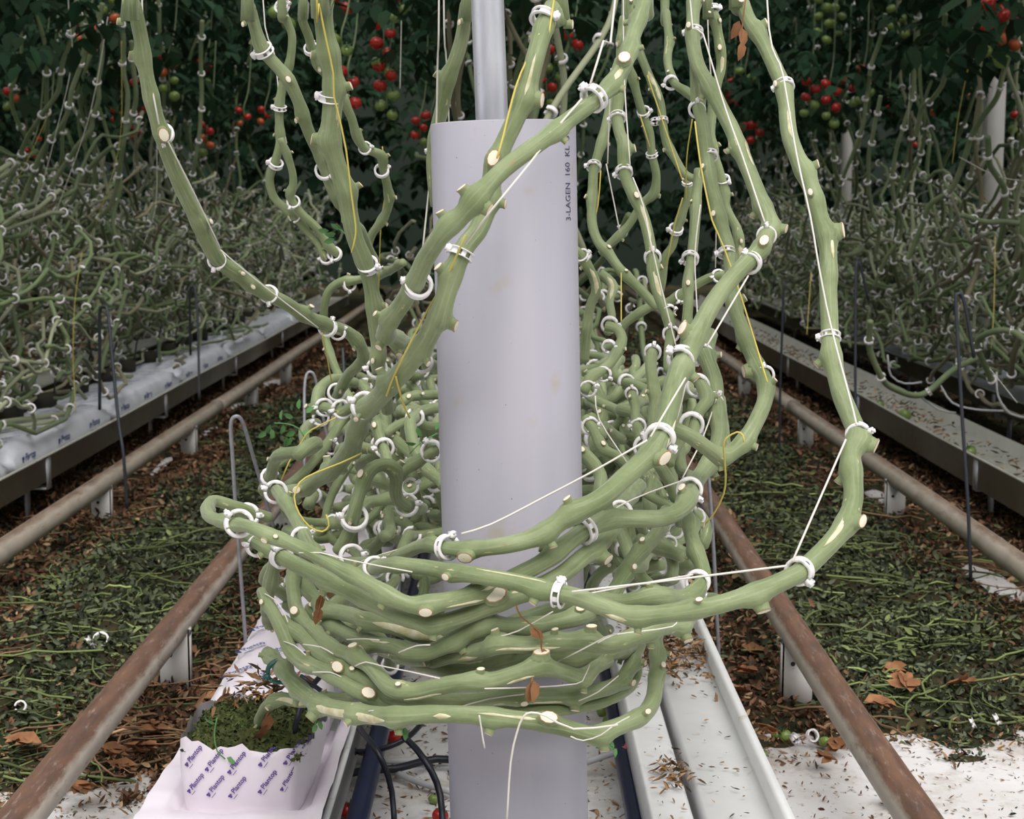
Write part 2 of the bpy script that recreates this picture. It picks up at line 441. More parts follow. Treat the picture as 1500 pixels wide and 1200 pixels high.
# ------------------------------------------------------------------ gutters
def gutter(x0, x1, y0, y1, zt, m, label, wall=.035, groove=None, name='gutter'):
    r = empty(name, ((x0 + x1) / 2, y0, 0), label, 'gutter')
    t = .0022
    def sweep(nm, prof):
        P = np.array(prof, float); k = len(P)
        ys = np.linspace(y0, y1, 30)
        V = np.stack([np.tile(P[:, 0], 30), np.repeat(ys, k), np.tile(P[:, 1], 30) + np.repeat(.002 * np.sin(ys * 2.3), k)], -1)
        F = [(a * k + q, a * k + (q + 1) % k, (a + 1) * k + (q + 1) % k, (a + 1) * k + q) for a in range(29) for q in range(k)]
        F2 = [list(range(k)), [29 * k + q for q in range(k)][::-1]]
        link(nm, np_mesh(nm, V, [F, np.array(F2)], MAT[m], False), r)
    if groove:
        g0, g1 = groove
        zf = zt - .012
        sweep('channel', [(x0, zt - .06), (x0 + t, zt - .06), (x0 + t, zt - .004), (x0 + .008, zf), (g0 - .006, zf), (g0, zf - .006), (g0, zt - .06), (g0 + t, zt - .06), (g0 + t, zf - .003), (g0 - .004, zf + t), (x0 + .010, zf + t), (x0 + .006, zt), (x0, zt)][::1])
        sweep('channel', [(g1, zt - .06), (g1 + t, zt - .06), (g1 + t, zf - .006), (g1 + .006, zf), (x1 - .016, zf), (x1 - .006, zf + .008), (x1 - .006, zt + .016), (x1 + .004, zt + .018), (x1 + .004, zt + .022), (x1 - .009, zt + .020), (x1 - .009, zf + .008), (x1 - .018, zf + t), (g1 + .004, zf + t), (g1, zf - .004)])
    else:
        zf = zt - wall
        sweep('trough', [(x0 - .008, zt), (x0 - .008, zt - .006), (x0 - t, zt - t), (x0 - t, zf - t - .05), (x0 + .02, zf - .055), (x1 - .02, zf - .055), (x1 + t, zf - t - .05), (x1 + t, zt - t), (x1 + .008, zt - .006), (x1 + .008, zt), (x1, zt), (x1 - .004, zf), (x0 + .004, zf), (x0, zt)])
    for py in np.arange(y0 + .5, min(y1, 10), 1.45):
        b = Bag(); b.box((x0 + x1) / 2 - .05, (x0 + x1) / 2 - .046, py, py + .04, 0, zt - .075); b.box((x0 + x1) / 2 + .046, (x0 + x1) / 2 + .05, py, py + .04, 0, zt - .075)
        b.box(x0, x1, py, py + .04, zt - .095, zt - .09)
        b.box(x0 - .004, x0 - .002, py, py + .04, zt - .095, zt - .01)
        b.box(x1 + .002, x1 + .004, py, py + .04, zt - .095, zt - .01)
        link('bracket', b.mesh('bracket', MAT['galvanised'], False), r)
    return r
gutter(.172, .335, 1.2, 12, .115, 'gutter_paint', 'empty white double gutter strewn with dry leaf scraps beside grey pipe', groove=(.226, .242))
gutter(-.455, -.235, 1.2, 12, .112, 'gutter_paint', 'white gutter carrying the printed mossy bag next to black hoses', wall=.02)
gutter(-1.46, -1.25, 2.2, 12, .205, 'gutter_dull', 'cream gutter filled with white printed growing slabs', wall=.02)
gutter(-1.95, -1.74, 2.2, 12, .205, 'gutter_dull', 'cream gutter under the vines behind the printed slabs', wall=.02)
gutter(1.25, 1.43, 2.2, 12, .20, 'gutter_dull', 'pale empty gutter with green tomatoes and dry leaves lying in it', wall=.035)
gutter(1.74, 1.95, 2.2, 12, .205, 'gutter_dull', 'gutter of white slabs behind the empty leaf-strewn gutter', wall=.02)

# ------------------------------------------------------------------ plastic wrapped slabs
def mark_mesh(name, size, m):
    """the printed word with its round spotted emblem and underline"""
    tv, tf = text_mesh('Plantop', size, off=.022)
    V = [tuple(v) for v in tv]; F = [list(f) for f in tf]
    r = size * .34
    for q in range(3):
        a = q * 2.094 + .4; n0 = len(V); cx, cy = -size * .62 + .5 * r * math.cos(a), size * .26 + .5 * r * math.sin(a)
        V += [(cx + r * .62 * math.cos(t / 8 * 6.283) * (1 if q else .8), cy + r * .50 * math.sin(t / 8 * 6.283), 0) for t in range(8)]
        F.append(list(range(n0, n0 + 8)))
    n0 = len(V)
    V += [(-size * .7, -size * .42, 0), (size * .25, -size * .42, 0), (size * .25, -size * .34, 0), (-size * .7, -size * .34, 0)]
    F.append([n0, n0 + 1, n0 + 2, n0 + 3])
    return np.array(V), F
# front bag with open mossy top
BX0, BX1, BY0, BY1, BZ0, BZ1 = -.414, -.262, 1.88, 2.07, .108, .203
root = empty('plant_bag', ((BX0 + BX1) / 2, BY0, BZ0), 'pinkish white printed plant bag cut open over mossy substrate', 'plant bag')
def bag_outline(z, n=72):
    out = []
    f = (z - BZ0) / (BZ1 - BZ0)
    pts = [(BX0 + .006 * (1 - f), BY0 + .012), (BX0 + .02, BY0), (BX1 - .045, BY0 - .014), (BX1 - .012, BY0 - .006), (BX1 + .012 * f - .004, BY0 + .03), (BX1 + .022 * f, BY0 + .10), (BX1 + .015 * f, BY1), (BX0 + .02, BY1), (BX0 - .004, BY1 - .05), (BX0 - .002, BY0 + .05)]
    P = np.array(pts); P = np.vstack([P, P[:1]])
    d = np.concatenate([[0], np.cumsum(np.linalg.norm(np.diff(P, axis=0), axis=1))])
    s = np.linspace(0, d[-1], n + 1)[:-1]
    return np.stack([np.interp(s, d, P[:, 0]), np.interp(s, d, P[:, 1])], -1)
rows = []
n = 72
zs = np.linspace(BZ0, BZ1, 12)
for z in zs:
    o = bag_outline(z, n)
    bul = .004 * math.sin((z - BZ0) / (BZ1 - BZ0) * math.pi)
    cx, cy = (BX0 + BX1) / 2, (BY0 + BY1) / 2
    dd = o - [cx, cy]; dd /= np.linalg.norm(dd, axis=1)[:, None]
    o = o + dd * bul
    zz = np.full(n, z)
    if z == zs[-1]: zz = zz + .004 * np.sin(np.arange(n) * .9) + .003 * np.sin(np.arange(n) * 2.3) - .010 * np.clip((o[:, 0] - BX0) / .15, 0, 1) * (o[:, 1] < BY0 + .05)
    rows.append(np.column_stack([o, zz]))
V = np.vstack(rows)
F = [(a * n + k, a * n + (k + 1) % n, (a + 1) * n + (k + 1) % n, (a + 1) * n + k) for a in range(11) for k in range(n)]
link('film', np_mesh('film', V, F, MAT['bag_film']), root)
# moss mound
nx = 44; X, Y = np.meshgrid(np.linspace(0, 1, nx), np.linspace(0, 1, nx))
XX = BX0 + .003 + X * (BX1 - BX0 + .012 * Y - .004); YY = BY0 - .004 + .012 * (1 - X) + Y * (BY1 - BY0 - .002)
edge = np.minimum(np.minimum(X, 1 - X), np.minimum(Y, 1 - Y))
ZZ = BZ1 - .020 + .014 * np.clip(edge * 6, 0, 1) + .008 * vnoise(XX, YY, 60) + .005 * vnoise(XX, YY, 160, 3) - .008 * (X > .5) * (Y < .2)
i, j = np.meshgrid(np.arange(nx - 1), np.arange(nx - 1)); a = (j * nx + i).ravel()
mo = link('moss', np_mesh('moss', np.stack([XX.ravel(), YY.ravel(), ZZ.ravel()], -1), np.stack([a, a + 1, a + nx + 1, a + nx], -1), MAT['moss']), root)
bg = Bag()
idx = RNG.integers(0, nx * nx, 2600)
P = np.stack([XX.ravel()[idx], YY.ravel()[idx], ZZ.ravel()[idx] - .001], -1) + RNG.normal(0, .002, (2600, 3)) * [1, 1, .3]
P[:, 0] = np.clip(P[:, 0], BX0 + .004, BX1 - .002)
cc = np.array([.042, .055, .018]) * RNG.uniform(.4, 2.6, (2600, 1)) * np.array([1.0, 1, 1])
scatter(bg, CURL_V, LEAF_T, P, rot_rand(2600), RNG.uniform(.004, .009, 2600), cc)
tag(link('moss_tufts', bg.mesh('moss_tufts', MAT['litter']), root), kind='stuff')
mv, mf = mark_mesh('mark', .0088, 'ink_purple')
for zx, zy, cut in ((190, 495, 1), (350, 510, 1), (520, 520, 1), (750, 455, 1), (928, 455, 1), (1018, 437, .7), (208, 690, 1), (362, 695, 1), (526, 695, 1), (748, 650, 1), (898, 642, .8)):
    px, py = 240 + zx / 5, 1020 + zy / 5
    ang = math.radians(53)
    P = at(px, py, BY0 - .004)
    V = []
    for v in mv:
        x = v[0] * math.cos(ang) - v[1] * math.sin(ang); z = v[0] * math.sin(ang) + v[1] * math.cos(ang)
        wx, wz = P.x + x * cut, P.z + z
        # snap to the film surface
        o = bag_outline(min(max(wz, BZ0), BZ1), 200); fr = o[(o[:, 1] < BY0 + .09)]
        k = np.argmin(np.abs(fr[:, 0] - wx) + (fr[:, 1] > BY0 + .06) * .01)
        bul = .0045 * math.sin(min(max((wz - BZ0) / (BZ1 - BZ0), 0), 1) * math.pi)
        V.append((wx, fr[k, 1] - bul - .0016, min(wz, BZ1 - .002)))
    me = bpy.data.meshes.new('printed_mark'); me.from_pydata(V, [], mf); me.materials.append(MAT['ink_purple'])
    link('printed_mark', me, root)

_tm = {}
def slab(xc, y0, ln, w, z0, h, label, group, m='slab_film', seed=0, marks=0, moss=False, overhang=0.0):
    r = empty('growing_slab', (xc, y0, z0), label, 'growing slab', group)
    nu, nv = 40, 18
    V = []
    for i in range(nu + 1):
        y = y0 + ln * i / nu
        e = min(i, nu - i) / 3.0; pinch = min(1, .35 + .65 * e ** .6) if e < 1 else 1
        for k in range(nv):
            a = 2 * math.pi * k / nv
            cx, sz = math.cos(a), math.sin(a)
            sx = math.copysign(abs(cx) ** .45, cx); ss = math.copysign(abs(sz) ** .5, sz)
            wr = .006 * mnoise.noise(Vector((y * 17, a * 2.2, seed))) + .003 * mnoise.noise(Vector((y * 45, a * 4, seed + 5)))
            V.append((xc + sx * (w / 2 + wr) + (overhang * max(0, -ss * .5 + .5) if sx > 0 else 0), y, z0 + h / 2 + ss * (h / 2 * pinch) + wr * .7))
    F = [(i * nv + k, i * nv + (k + 1) % nv, (i + 1) * nv + (k + 1) % nv, (i + 1) * nv + k) for i in range(nu) for k in range(nv)]
    F2 = np.array([list(range(nv))[::-1], [nu * nv + k for k in range(nv)]])
    link('wrapping', np_mesh('wrapping', V, [F, F2], MAT[m]), r)
    if marks:
        if 'm' not in _tm:
            v, f = mark_mesh('mark', .017, 'ink_blue')
            me = bpy.data.meshes.new('printed_mark'); me.from_pydata([tuple(q) for q in v], [], f); me.materials.append(MAT['ink_blue']); _tm['m'] = me
        for q in range(marks):
            for c in range(3):
                o = link('printed_mark', _tm['m'], r)
                o.matrix_parent_inverse = Matrix.Identity(4)
                o.location = (-w * .36 + c * w * .3, ln * (q + .35) / marks, h + .0042)
                o.rotation_euler = (0, 0, math.radians(62))
        for q in range(3):
            o = link('printed_mark', _tm['m'], r)
            o.matrix_parent_inverse = Matrix.Identity(4)
            o.location = (w / 2 + .012, ln * (q + .3) / 3, h * .42); o.scale = (1.7, 1.7, 1.7)
            o.rotation_euler = (math.radians(90), 0, math.radians(90))
    return r
y = 2.9; k = 0
while y < 9.5:
    slab(-1.375, y, .98, .20, .172, .085, 'white printed growing slab in the cream gutter behind pale rail', 'printed slabs in the cream gutter', seed=k, marks=9 if y < 7 else 0, overhang=.02)
    # planting cubes on the slab with drippers
    for q in range(3):
        yy = y + .16 + q * .33
        cb = empty('planting_cube', (-1.42, yy, .258), 'dark planting cube with a dripper peg standing on printed slab', 'planting cube', 'planting cubes on the printed slabs')
        bb = Bag(); bb.box(-1.465, -1.405, yy, yy + .06, .255, .30)
        link('cube', bb.mesh('cube', MAT['cube'], False), cb)
        bb = Bag(); bb.tube([(-1.40, yy + .02, .30), (-1.385, yy - .01, .36), (-1.37, yy - .02, .40)], .003, 6)
        link('dripper_peg', bb.mesh('dripper_peg', MAT['hose']), cb)
    y += 1.03; k += 1
y = 2.9
while y < 9.5:
    slab(1.845, y, .98, .19, .172, .08, 'white slab in the gutter behind the empty gutter', 'slabs behind the empty gutter', seed=k); y += 1.03; k += 1
slab(-.342, 2.13, .62, .165, .095, .10, 'white printed slab with torn mossy end behind plant bag', None, 'bag_film', 50, marks=5)
slab(-.342, 2.80, .95, .165, .095, .09, 'white slab under the tangled vines, next in line to the mossy slab', None, 'bag_film', 51)
# loose white film in the gutter below the bag
nx, ny = 30, 40
X, Y = np.meshgrid(np.linspace(-.458, -.232, nx), np.linspace(1.35, 2.2, ny))
Z = .1165 + .009 * vnoise(X, Y, 22) + .006 * vnoise(X * .4, Y, 60, 2) - .028 * np.clip((np.abs(X + .345) - .085) / .03, 0, 1) * 0
Z = np.where((X > BX0 - .012) & (X < BX1 + .012) & (Y > BY0 - .02), .1075, Z)
i, j = np.meshgrid(np.arange(nx - 1), np.arange(ny - 1)); a = (j * nx + i).ravel()
tag(link('plastic_sheet', np_mesh('plastic_sheet', np.stack([X.ravel(), Y.ravel(), Z.ravel()], -1), np.stack([a, a + 1, a + nx + 1, a + nx], -1), MAT['bag_film'])), 'crumpled white plastic sheet lying in gutter beneath printed bag', 'plastic sheet')

# ------------------------------------------------------------------ leaf litter
def litter_mask(x, y):
    """>0 where dead leaves lie"""
    e = .35 * (vnoise(x, y, 3.2, 1) - .5) + .25 * (vnoise(x, y, 9, 2) - .5) + .40 * (vnoise(x, y, 26, 12) - .5)
    left = np.where(x < 0, 1, 0)
    front = np.where(x < 0, 2.28 + .10 * np.clip(-x - .6, 0, 2), 2.44 + .06 * np.clip(x - .4, 0, 3))
    m = (y - front) * 2.2 + e
    inner = np.where(x < 0, (-.47 - x) * 6, (x - .36) * 6)
    m = np.minimum(m, inner + e * .6 + np.clip(y - 3, 0, 3) * .8)
    # bare strip beneath the pale rails
    g = np.where(x < 0, np.abs(x + 1.16), np.abs(x - 1.12))
    m = np.minimum(m, (g - .035) * 9 + (vnoise(x, y, 4, 6) - .27) * 3.2)
    return m
nx, ny = 480, 420
X, Y = np.meshgrid(np.linspace(-6, 6, nx), 2.05 + 14.9 * np.linspace(0, 1, ny) ** 1.6)
M = litter_mask(X, Y)
Z = np.clip(M * .05, -.01, .018) + .022 * np.clip(M, 0, 1) * vnoise(X, Y, 8, 4) + .010 * np.clip(M, 0, 1) * vnoise(X, Y, 30, 5)
i, j = np.meshgrid(np.arange(nx - 1), np.arange(ny - 1)); a = (j * nx + i).ravel()
tag(link('leaf_mulch', np_mesh('leaf_mulch', np.stack([X.ravel(), Y.ravel(), Z.ravel()], -1), np.stack([a, a + 1, a + nx + 1, a + nx], -1), MAT['bed'])),
    'dark rotting mulch bed beneath the fallen leaves in both alleys', 'mulch', kind='stuff')
def greenness(x, y):
    u = np.where(x < 0, -x, x + .04)
    mid = np.exp(-((u - .80) / .20) ** 2)
    return mid * 1.15 + .9 * (vnoise(x, y, 2.4, 8) - .5) + .35 * (vnoise(x, y, 9, 9) - .5) - .55 * np.exp(-((y - 2.45) / .28) ** 2) - .05 * np.clip(y - 5, 0, 5)
def litter_cols(x, y, n):
    g = greenness(x, y) + RNG.normal(0, .26, n)
    v = RNG.uniform(.25, 1.0, (n, 1)) ** 1.5 * 2.6
    green = np.array([.052, .062, .036]) * v
    hi = RNG.random(n) < .10
    green[hi] = np.array([.15, .18, .07]) * RNG.uniform(.6, 1.5, (hi.sum(), 1))
    brown = np.array([.15, .078, .045]) * RNG.uniform(.35, 1.7, (n, 1))
    pal = RNG.random(n) < .12
    brown[pal] = np.array([.38, .26, .15]) * RNG.uniform(.6, 1.3, (pal.sum(), 1))
    return np.where((g > .46)[:, None], green, brown)
bgs = {-1: Bag(), 1: Bag()}
for side in (-1, 1):
    N = 76000
    y = 2.1 + (RNG.random(N) ** 1.9) * 8.2
    x = side * RNG.uniform(.36, 1.45, N)
    far = RNG.random(N) < .15
    x = np.where(far, side * RNG.uniform(1.2, 3.2, N), x)
    mk = litter_mask(x, y)
    keep = (mk > -.05) | (RNG.random(N) < .035)
    x, y, mk = x[keep], y[keep], mk[keep]; n = len(x)
    z = np.clip(mk * .05, 0, .018) + .03 * np.clip(mk, 0, 1) * vnoise(x, y, 8, 4) + RNG.uniform(.001, .016, n) * np.clip(mk + .1, .1, 1)
    sz = RNG.uniform(.007, .021, n) * (.8 + .11 * y)
    sz = np.where(mk < 0, sz * .55, sz)
    Mx = rot_rand(n, .75)
    scl = np.ones((n, 3)); 
    scatter(bgs[side], CURL_V * [1, .8, 1], LEAF_T, np.stack([x, y, z], -1), Mx, sz, litter_cols(x, y, n))
    # stalks
    for q in range(800):
        yy = 2.2 + random.random() ** 1.7 * 6; xx = side * random.uniform(.5, 1.2)
        mk = float(litter_mask(np.array([xx]), np.array([yy]))[0])
        if mk < .05: continue
        ln = random.uniform(.05, .22); an = random.gauss(0 if random.random() < .5 else math.pi, .9)
        z0 = min(mk * .05, .018) + .034 * min(mk, 1) * float(vnoise(xx, yy, 8, 4)) + .008
        bend = random.gauss(0, .35)
        C = [(xx + ln * t * math.cos(an + bend * t), yy + ln * t * math.sin(an + bend * t), z0 + random.uniform(-.002, .008)) for t in np.linspace(0, 1, 6)]
        gr = float(greenness(np.array([xx]), np.array([yy]))[0]) > .35
        bgs[side].tube(C, random.uniform(.0010, .0026), 4, col=np.array([.13, .165, .06] if gr else [.24, .15, .085]) * random.uniform(.35, 1.5) * (2.0 if random.random() < .07 else 1))
    tag(link('fallen_leaf_litter', bgs[side].mesh('fallen_leaf_litter', MAT['litter'])),
        'wilted green and brown tomato leaf litter in alley ' + ('beside the printed slabs' if side < 0 else 'beside the empty gutters'), 'leaf litter', kind='stuff')
# crumbs on white ground, on the gutters
bg = Bag()
def crumbs(n, fx, cols=((.22, .12, .06), (.36, .22, .12), (.10, .07, .04), (.30, .17, .07)), s=(.004, .014), flat=.5):
    P = np.array([fx() for _ in range(n)])
    base = np.array([cols[random.randrange(len(cols))] for _ in range(n)]) * RNG.uniform(.6, 1.3, (n, 1))
    scatter(bg, CURL_V * [1, .45, .8], LEAF_T, P, rot_rand(n, flat), RNG.uniform(s[0], s[1], n), base)
crumbs(1500, lambda: (random.uniform(-1.0, 1.5), random.uniform(2.05, 2.75), .003), s=(.003, .011))
crumbs(700, lambda: (random.uniform(.35, 1.2), random.gauss(2.5, .09), .004), s=(.008, .022), flat=.6)
crumbs(600, lambda: (random.uniform(-1.0, -.46), random.gauss(2.3, .09), .004), s=(.008, .022), flat=.6)
crumbs(700, lambda: (random.uniform(-.24, .17), random.uniform(2.1, 3.2), .003), s=(.006, .02))
tag(link('leaf_crumbs', bg.mesh('leaf_crumbs', MAT['litter'])), 'small dry leaf crumbs scattered over the white ground cover', 'leaf crumbs', kind='stuff')
bg = Bag()
def gx(): return random.choice((random.uniform(.185, .224), random.uniform(.25, .318)))
crumbs(230, lambda: (gx(), random.uniform(1.5, 3.2), .108), s=(.004, .013), flat=.25)
def pile():
    t = random.gauss(0, 1)
    return (min(.318, max(.185, random.gauss(.272, .035))), 2.62 + .10 * random.gauss(0, 1), .108 + abs(random.gauss(0, .012)))
crumbs(520, pile, s=(.008, .026), flat=.6)
crumbs(90, lambda: (random.gauss(.215, .012), random.gauss(2.02, .03), .108 + random.random() * .006), s=(.008, .02), flat=.5)
tag(link('leaf_scraps', bg.mesh('leaf_scraps', MAT['litter'])), 'dry brown leaf scraps piled in the white double gutter', 'leaf scraps', kind='stuff')
bg = Bag()
crumbs(900, lambda: (random.uniform(1.265, 1.415), 2.6 + random.random() ** 1.4 * 7, .168 + random.random() * .006), s=(.010, .034), flat=.4)
tag(link('leaf_scraps', bg.mesh('leaf_scraps', MAT['litter'])), 'dry brown leaf scraps lying in the pale empty gutter', 'leaf scraps', kind='stuff')
bg = Bag()
crumbs(110, lambda: (random.gauss(-.345, .03), random.gauss(2.05, .035), .215 + abs(random.gauss(0, .006))), s=(.01, .028), flat=.5)
tag(link('leaf_scraps', bg.mesh('leaf_scraps', MAT['litter'])), 'dry leaf scraps heaped on the moss behind the printed bag', 'leaf scraps', kind='stuff')

# single fallen leaves
def fallen_leaf(P, size, rz, m, label, group=None, tilt=.2):
    V = CURL_V * size
    n = 3
    bb = Bag()
    rng = random.Random(int(P[0] * 9999))
    for off, a, s in ((0, 0, 1), (.25, 1.0, .6), (.25, -1.0, .6), (.55, .8, .45), (.55, -.8, .45)):
        Mt = Matrix.Rotation(a, 3, 'Z') @ Matrix.Rotation(rng.uniform(-.5, .5), 3, 'X')
        bb.add(np.array([tuple(Mt @ Vector(v) * s + Vector((off * size, 0, .1 * size * rng.random()))) for v in V]), None, LEAF_T)
    me = bb.mesh('fallen_leaf', MAT[m])
    o = link('fallen_leaf', me); o.location = P; o.rotation_euler = (random.gauss(0, tilt), random.gauss(0, tilt), rz)
    return tag(o, label, 'leaf', group)
for px, py, s, rz in ((1240, 1105, .05, 1.9), (1235, 1090, .045, .6), (1225, 1120, .04, 2.9)):
    fallen_leaf(onz(px, py, .012), s, rz, 'dead_leaf', 'crumpled brown leaf on the white ground by the rusty rail', 'brown leaves by the rusty rail')
for px, py, s, rz in ((1265, 1035, .06, .3), (1330, 1020, .06, 1.6), (1110, 990, .05, 2.4), (1070, 1010, .045, .8), (1420, 1000, .06, 4), (1300, 975, .05, 5), (1095, 960, .05, 1), (1140, 1080, .05, 3.4)):
    fallen_leaf(onz(px, py, .035), s, rz, 'dead_leaf', 'large brown dead leaf on top of the alley litter beside white rail stand', 'brown leaves beside the rail stand')
for px, py, s, rz in ((180, 1100, .06, .3), (150, 1110, .055, 1.2), (235, 1080, .05, 2.2), (60, 1095, .06, 3.2), (200, 1125, .05, 4), (110, 1150, .05, 5.3), (300, 1030, .05, .6), (290, 960, .05, 2.6)):
    fallen_leaf(onz(px, py, .03), s, rz, 'dead_leaf', 'large brown dead leaf on the litter near printed bag', 'brown leaves near the printed bag')
for px, py, s, rz in ((1305, 1180, .055, .4), (1330, 1185, .05, 2.2)):
    fallen_leaf(onz(px, py, .006), s, rz, 'sprig', 'wilted green leaf on white ground cover under the rusty rail', 'green leaves under the rusty rail')

# ------------------------------------------------------------------ tomatoes
def uv_sphere(r, flat=.86, n=12, k=16):
    V = [(0, 0, r * flat * .9)]
    for i in range(1, n):
        t = math.pi * i / n
        for j in range(k):
            p = 2 * math.pi * j / k
            rr = r * math.sin(t) * (1 + .03 * math.cos(5 * p))
            z = r * flat * math.cos(t) * (1 - .12 * math.exp(-(t / .35) ** 2))
            V.append((rr * math.cos(p), rr * math.sin(p), z))
    V.append((0, 0, -r * flat))
    T = [(0, 1 + j, 1 + (j + 1) % k) for j in range(k)] + [(len(V) - 1, 1 + (n - 2) * k + (j + 1) % k, 1 + (n - 2) * k + j) for j in range(k)]
    Q = [(1 + i * k + j, 1 + (i + 1) * k + j, 1 + (i + 1) * k + (j + 1) % k, 1 + i * k + (j + 1) % k) for i in range(n - 2) for j in range(k)]
    return np.array(V), Q, T
tv_, tq_, tt_ = uv_sphere(.027)
TOM = {c: np_mesh('tomato', tv_, [np.array(tq_), np.array(tt_)], MAT['tomato_' + c]) for c in ('red', 'orange', 'green')}
def calyx_mesh():
    bb = Bag()
    for q in range(5):
        a = q * 1.2566
        d = np.array([math.cos(a), math.sin(a), 0]); e = np.array([-math.sin(a), math.cos(a), 0])
        bb.add([tuple(e * -.003 + [0, 0, .022]), tuple(e * .003 + [0, 0, .022]), tuple(d * .014 + e * .003 + [0, 0, .0255]), tuple(d * .014 - e * .003 + [0, 0, .0255]), tuple(d * .026 + [0, 0, .030])], [(0, 1, 2, 3)], [(3, 2, 4)])
    bb.tube([(0, 0, .021), (0, 0, .032), (.004, 0, .042)], .0018, 5)
    return bb.mesh('calyx', MAT['calyx'])
CAL = calyx_mesh()
def tomato_on_floor(px, py, z, col, r, label, cat='tomato', group=None):
    P = onz(px, py, z + r * .86)
    root = empty('fallen_tomato', P, label, cat, group)
    o = link('fruit', TOM[col], root); o.matrix_parent_inverse = Matrix.Identity(4); o.scale = (r / .027,) * 3
    o.rotation_euler = (random.uniform(-.6, .6), random.uniform(-.6, .6), random.random() * 6)
    c = link('calyx', CAL, root); c.matrix_parent_inverse = Matrix.Identity(4); c.scale = o.scale; c.rotation_euler = o.rotation_euler
tomato_on_floor(509, 1188, 0, 'red', .0125, 'small ripe red tomato on the ground beside the black hose')
tomato_on_floor(577, 1080, 0, 'red', .0125, 'ripe red tomato lying between two crossing black hoses')
tomato_on_floor(645, 1195, 0, 'red', .012, 'ripe red tomato lying against foot of grey pipe')
tomato_on_floor(635, 1171, 0, 'green', .008, 'small green tomato on white ground beside the grey pipe')
for px, py, r in ((1108, 1046, .0075), (1138, 1076, .0095), (1150, 1078, .011), (1118, 1105, .0075), (1208, 1087, .010), (1090, 1064, .008), (1242, 1064, .008)):
    tomato_on_floor(px, py, .004, 'green', r, 'small unripe green tomato on the ground next to white gutter', group='green tomatoes next to the white gutter')
for px, py, r in ((882, 1042, .010), (893, 1056, .012)):
    tomato_on_floor(px, py, 0, 'green', r, 'green tomato on the ground between grey pipe and white gutter', group='green tomatoes behind the grey pipe')
for px, py, r in ((1326, 608, .021), (1421, 662, .018), (1289, 592, .016)):
    tomato_on_floor(px, py, .168, 'green', r, 'green tomato lying in the pale empty gutter', group='green tomatoes in the empty gutter')
def truss(px, py, Y, cols, label, group, r=.027, spread=1.0):
    P = at(px, py, Y)
    root = empty('tomato_truss', P, label, 'tomato cluster', group)
    n = len(cols); s = r / .027
    C = []
    for i, c in enumerate(cols):
        z = (n / 2 - i) * .021 * spread * s * 1.9
        sd = 1 if i % 2 else -1
        x = sd * .024 * s * random.uniform(.8, 1.3); y = random.uniform(-.025, .01)
        o = link('tomato', TOM[c], root); o.matrix_parent_inverse = Matrix.Identity(4)
        o.location = (x, y, z); o.scale = (s * random.uniform(.88, 1.1),) * 3
        o.rotation_euler = (random.uniform(-.5, .5), sd * random.uniform(.2, .7), random.random() * 6)
        k = link('calyx', CAL, o); k.matrix_parent_inverse = Matrix.Identity(4)
        C.append((0.0, .012, z + .02))
    C = [(0.03, .10, C[0][2] + .34), (0.02, .05, C[0][2] + .10)] + C
    bb = Bag(); CC, RR = catmull(C, [.0028] * len(C), .02); bb.tube(CC, RR, 5)
    st = link('truss_stalk', bb.mesh('truss_stalk', MAT['stem_far']), root); st.matrix_parent_inverse = Matrix.Identity(4)
R_, O_, G_ = 'red', 'orange', 'green'
LL = ('tomato cluster hanging among dark leaves above the printed slabs', 'tomato clusters above the printed slabs')
RL = ('tomato cluster hanging among dark leaves above the empty gutters', 'tomato clusters above the empty gutters')
CL = ('tomato cluster hanging behind the grey pipe in the middle row', 'tomato clusters behind the grey pipe')
